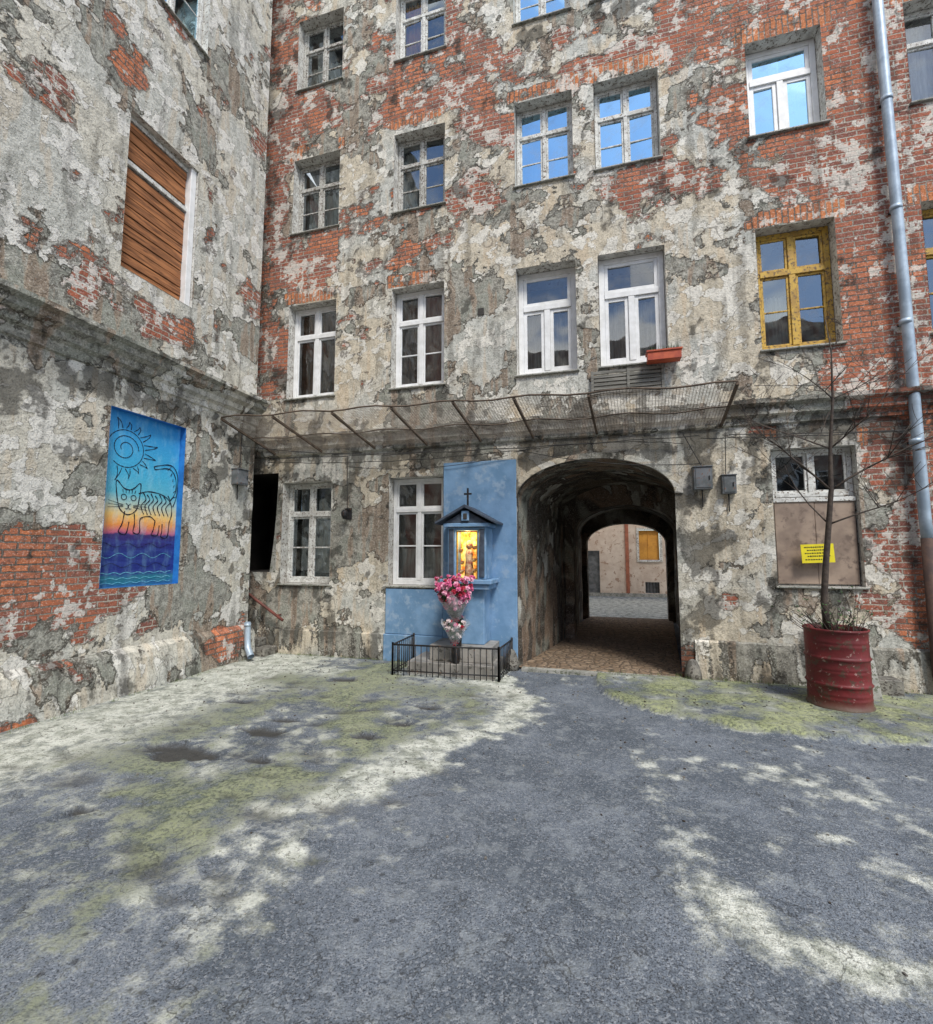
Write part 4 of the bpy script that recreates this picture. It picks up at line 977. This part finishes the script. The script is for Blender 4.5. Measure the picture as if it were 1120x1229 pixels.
tp=[Vector(p) for p in((2.52,6.52,.8),(2.50,6.52,1.2),(2.55,6.53,1.65),(2.60,6.52,2.1),(2.64,6.5,2.5),(2.66,6.5,3.0),(2.72,6.5,3.6),(2.74,6.5,4.2),(2.70,6.5,4.6))]
mb.tube(tp,[.042,.036,.033,.03,.027,.02,.014,.008,.004],9,m_bark)
for (i,dx,dy,dz,l,r) in((4,-.8,-.2,.8,1.2,.014),(4,.9,.1,.7,1.3,.015),(3,1,-.3,.5,1.0,.012),(5,-.9,.2,.45,1.1,.011),(5,.8,-.3,.8,1.0,.011),(6,-.7,-.2,.8,.8,.008),(6,.9,.2,.5,.8,.008),(3,-.6,.2,.9,.9,.010),(7,.5,0,.8,.4,.005)):
    branch(tp[i],(dx,dy,dz),l,r,1)
mb.build('trunk_and_branches',tr)
sb=empty('dry_shrub'); mb=MB(); random.seed(21)
for k in range(52):
    t=random.uniform(0,2*math.pi); r=random.uniform(.05,.26); p=Vector((2.6+r*math.cos(t),6.55+r*math.sin(t),.82)); d=Vector((math.cos(t)*.8-.35,math.sin(t)*.6,1.3)).normalized()
    l=random.uniform(.2,.65); pts=[p]
    for j in range(4): d=(d+Vector((random.uniform(-.3,.3),random.uniform(-.3,.3),random.uniform(-.25,.1)))).normalized(); pts.append(pts[-1]+d*l/4)
    mb.tube(pts,[.005,.004,.003,.0025,.002],4,m_bark,False)
    for j in range(3):
        q=pts[random.randint(1,4)]; dd=Vector((random.uniform(-1,1),random.uniform(-1,1),random.uniform(-.2,1))).normalized(); s=dd.orthogonal()*.008
        mb.face([mb.vert(*q),mb.vert(*(q+dd*.02+s)),mb.vert(*(q+dd*.045)),mb.vert(*(q+dd*.02-s))],m_leaf if j else m_soil)
mb.build('stems',sb)
mb=MB(); mb.obox((3.02,6.95,.36),(.13,0,0),(0,.03,0),(0,.12,.40),m_conc); mb.obox((3.2,7.2,.10),(.3,.02,0),(0,.12,0),(0,0,.12),m_stone); mb.build('concrete_slab',None,bevel=.01)
e=empty('yellow_warning_sign'); mb=MB(); m_sy=simple('sign_yellow',(.82,.70,.03),(.74,.62,.03),rough=.5,bd=0)
c=Vector((2.80,7.40,1.76)); ax=Vector((math.cos(.04),0,math.sin(.04))); az=Vector((-math.sin(.04),0,math.cos(.04)))
mb.obox(c,ax*.19,(0,.006,0),az*.125,m_sy)
for j,zz in enumerate((.085,.045,.005,-.035,-.08)):
    x=-.15+.03*(j%2)
    while x<.14-.02*(j%3):
        w=random.uniform(.006,.011); mb.obox(c+ax*(x+w)+az*zz+Vector((0,-.0075,0)),ax*w,(0,.001,0),az*random.uniform(.006,.009),m_line); x+=2*w+.010
mb.build('sign_plate',e)

random.seed(5)
m_grass=simple('grass_blades',(.14,.19,.06),(.09,.12,.04),rough=.7,scale=6,bd=0)
mb=MB()
def tuft(x,y,z,n,h):
    for k in range(n):
        t=random.uniform(0,6.28); l=random.uniform(.4,1)*h; s=random.uniform(.0,.6); p=Vector((x+random.gauss(0,.025),y+random.gauss(0,.025),z)); q=Vector((math.cos(t)*s,math.sin(t)*s,1)).normalized()*l
        w=Vector((-math.sin(t),math.cos(t),0))*.0022; mb.face([mb.vert(*(p-w)),mb.vert(*(p+w)),mb.vert(*(p+q))],m_grass)
c_=0
while c_<420:
    x=random.uniform(.0,5.5); y=random.uniform(5.4,7.42)
    if bed(x,y)<.02: continue
    if mn.noise(Vector((x*2,y*2,8)))<.05 and y<7.2: continue
    tuft(x,y,.03,random.randint(4,10),random.uniform(.01,.035) if y<7.2 else random.uniform(.03,.09)); c_+=1
for k in range(130): tuft(random.uniform(-5.6,-3.0),7.40-random.random()*.06,-.01,6,random.uniform(.02,.06))
for k in range(120): tuft(-5.72+random.random()*.06,random.uniform(1.5,6.9),-.01,6,random.uniform(.02,.06))
mb.build('grass')
m_peb=simple('pebbles',(.25,.24,.21),(.12,.11,.1),bd=0); mb=MB()
for k in range(1300):
    x=random.uniform(-5.6,4.5); y=7.3-abs(random.gauss(0,1.8))
    if y<1.5: continue
    if random.random()<.4 and y<6: continue
    s=random.uniform(.003,.010); a=random.uniform(0,3.14); g=gattr(x,y)
    zb=fr(x*.7,y*.7,0,4,1)*.016+g[0]*.010-g[2]*.035+g[1]*.010-.02+(.05 if bed(x,y)>0 else 0)
    mb.obox((x,y,zb+.004),(s*math.cos(a),s*math.sin(a),0),(-s*.7*math.sin(a),s*.7*math.cos(a),.001),(0,0,s*.5),m_peb if random.random()<.6 else m_soil)
mb.build('gravel_litter')

# ------------------------------------------------------------------ world, sun, camera
w=bpy.data.worlds.new('World'); scene.world=w; w.use_nodes=True; nt=w.node_tree
bg=nt.nodes['Background']
EL,AZ=54,35
sky=nt.nodes.new('ShaderNodeTexSky'); sky.sky_type='NISHITA'; sky.sun_disc=False; sky.sun_elevation=R(EL); sky.sun_rotation=R(180-AZ); sky.dust_density=1.0
tc=nt.nodes.new('ShaderNodeTexCoord'); mp=nd(nt,'ShaderNodeMapping',{'Vector':tc.outputs['Generated'],'Scale':(1,1,1.8)})
cn=noi(nt,mp.outputs[0],2.3,3,.6,.3)
cl=ss(nt,cn,.47,.62)
skc=mix(nt,1.0,sky.outputs[0],(1.2,1.35,1.5),'MULTIPLY')
L(nt,mix(nt,cl,skc,(15,14.4,13.4)),bg.inputs['Color']); bg.inputs['Strength'].default_value=.15
sl=bpy.data.lights.new('sun','SUN'); sl.energy=3.4; sl.angle=R(14); sl.color=(1,.96,.9)
so=bpy.data.objects.new('sun',sl); COL.objects.link(so)
d=Vector((math.sin(R(AZ))*math.cos(R(EL)),-math.cos(R(AZ))*math.cos(R(EL)),math.sin(R(EL))))
so.rotation_euler=d.to_track_quat('Z','Y').to_euler(); so.location=d*30
cam=bpy.data.cameras.new('camera'); co=bpy.data.objects.new('camera',cam); COL.objects.link(co)
co.location=(0,0,1.75); co.rotation_euler=(R(95.1),0,R(15.8)); cam.sensor_fit='HORIZONTAL'; cam.sensor_width=36; cam.lens=18.22; cam.clip_end=1000; cam.clip_start=.05
scene.camera=co
scene.view_settings.view_transform='Standard'; scene.view_settings.look='None'; scene.view_settings.exposure=0
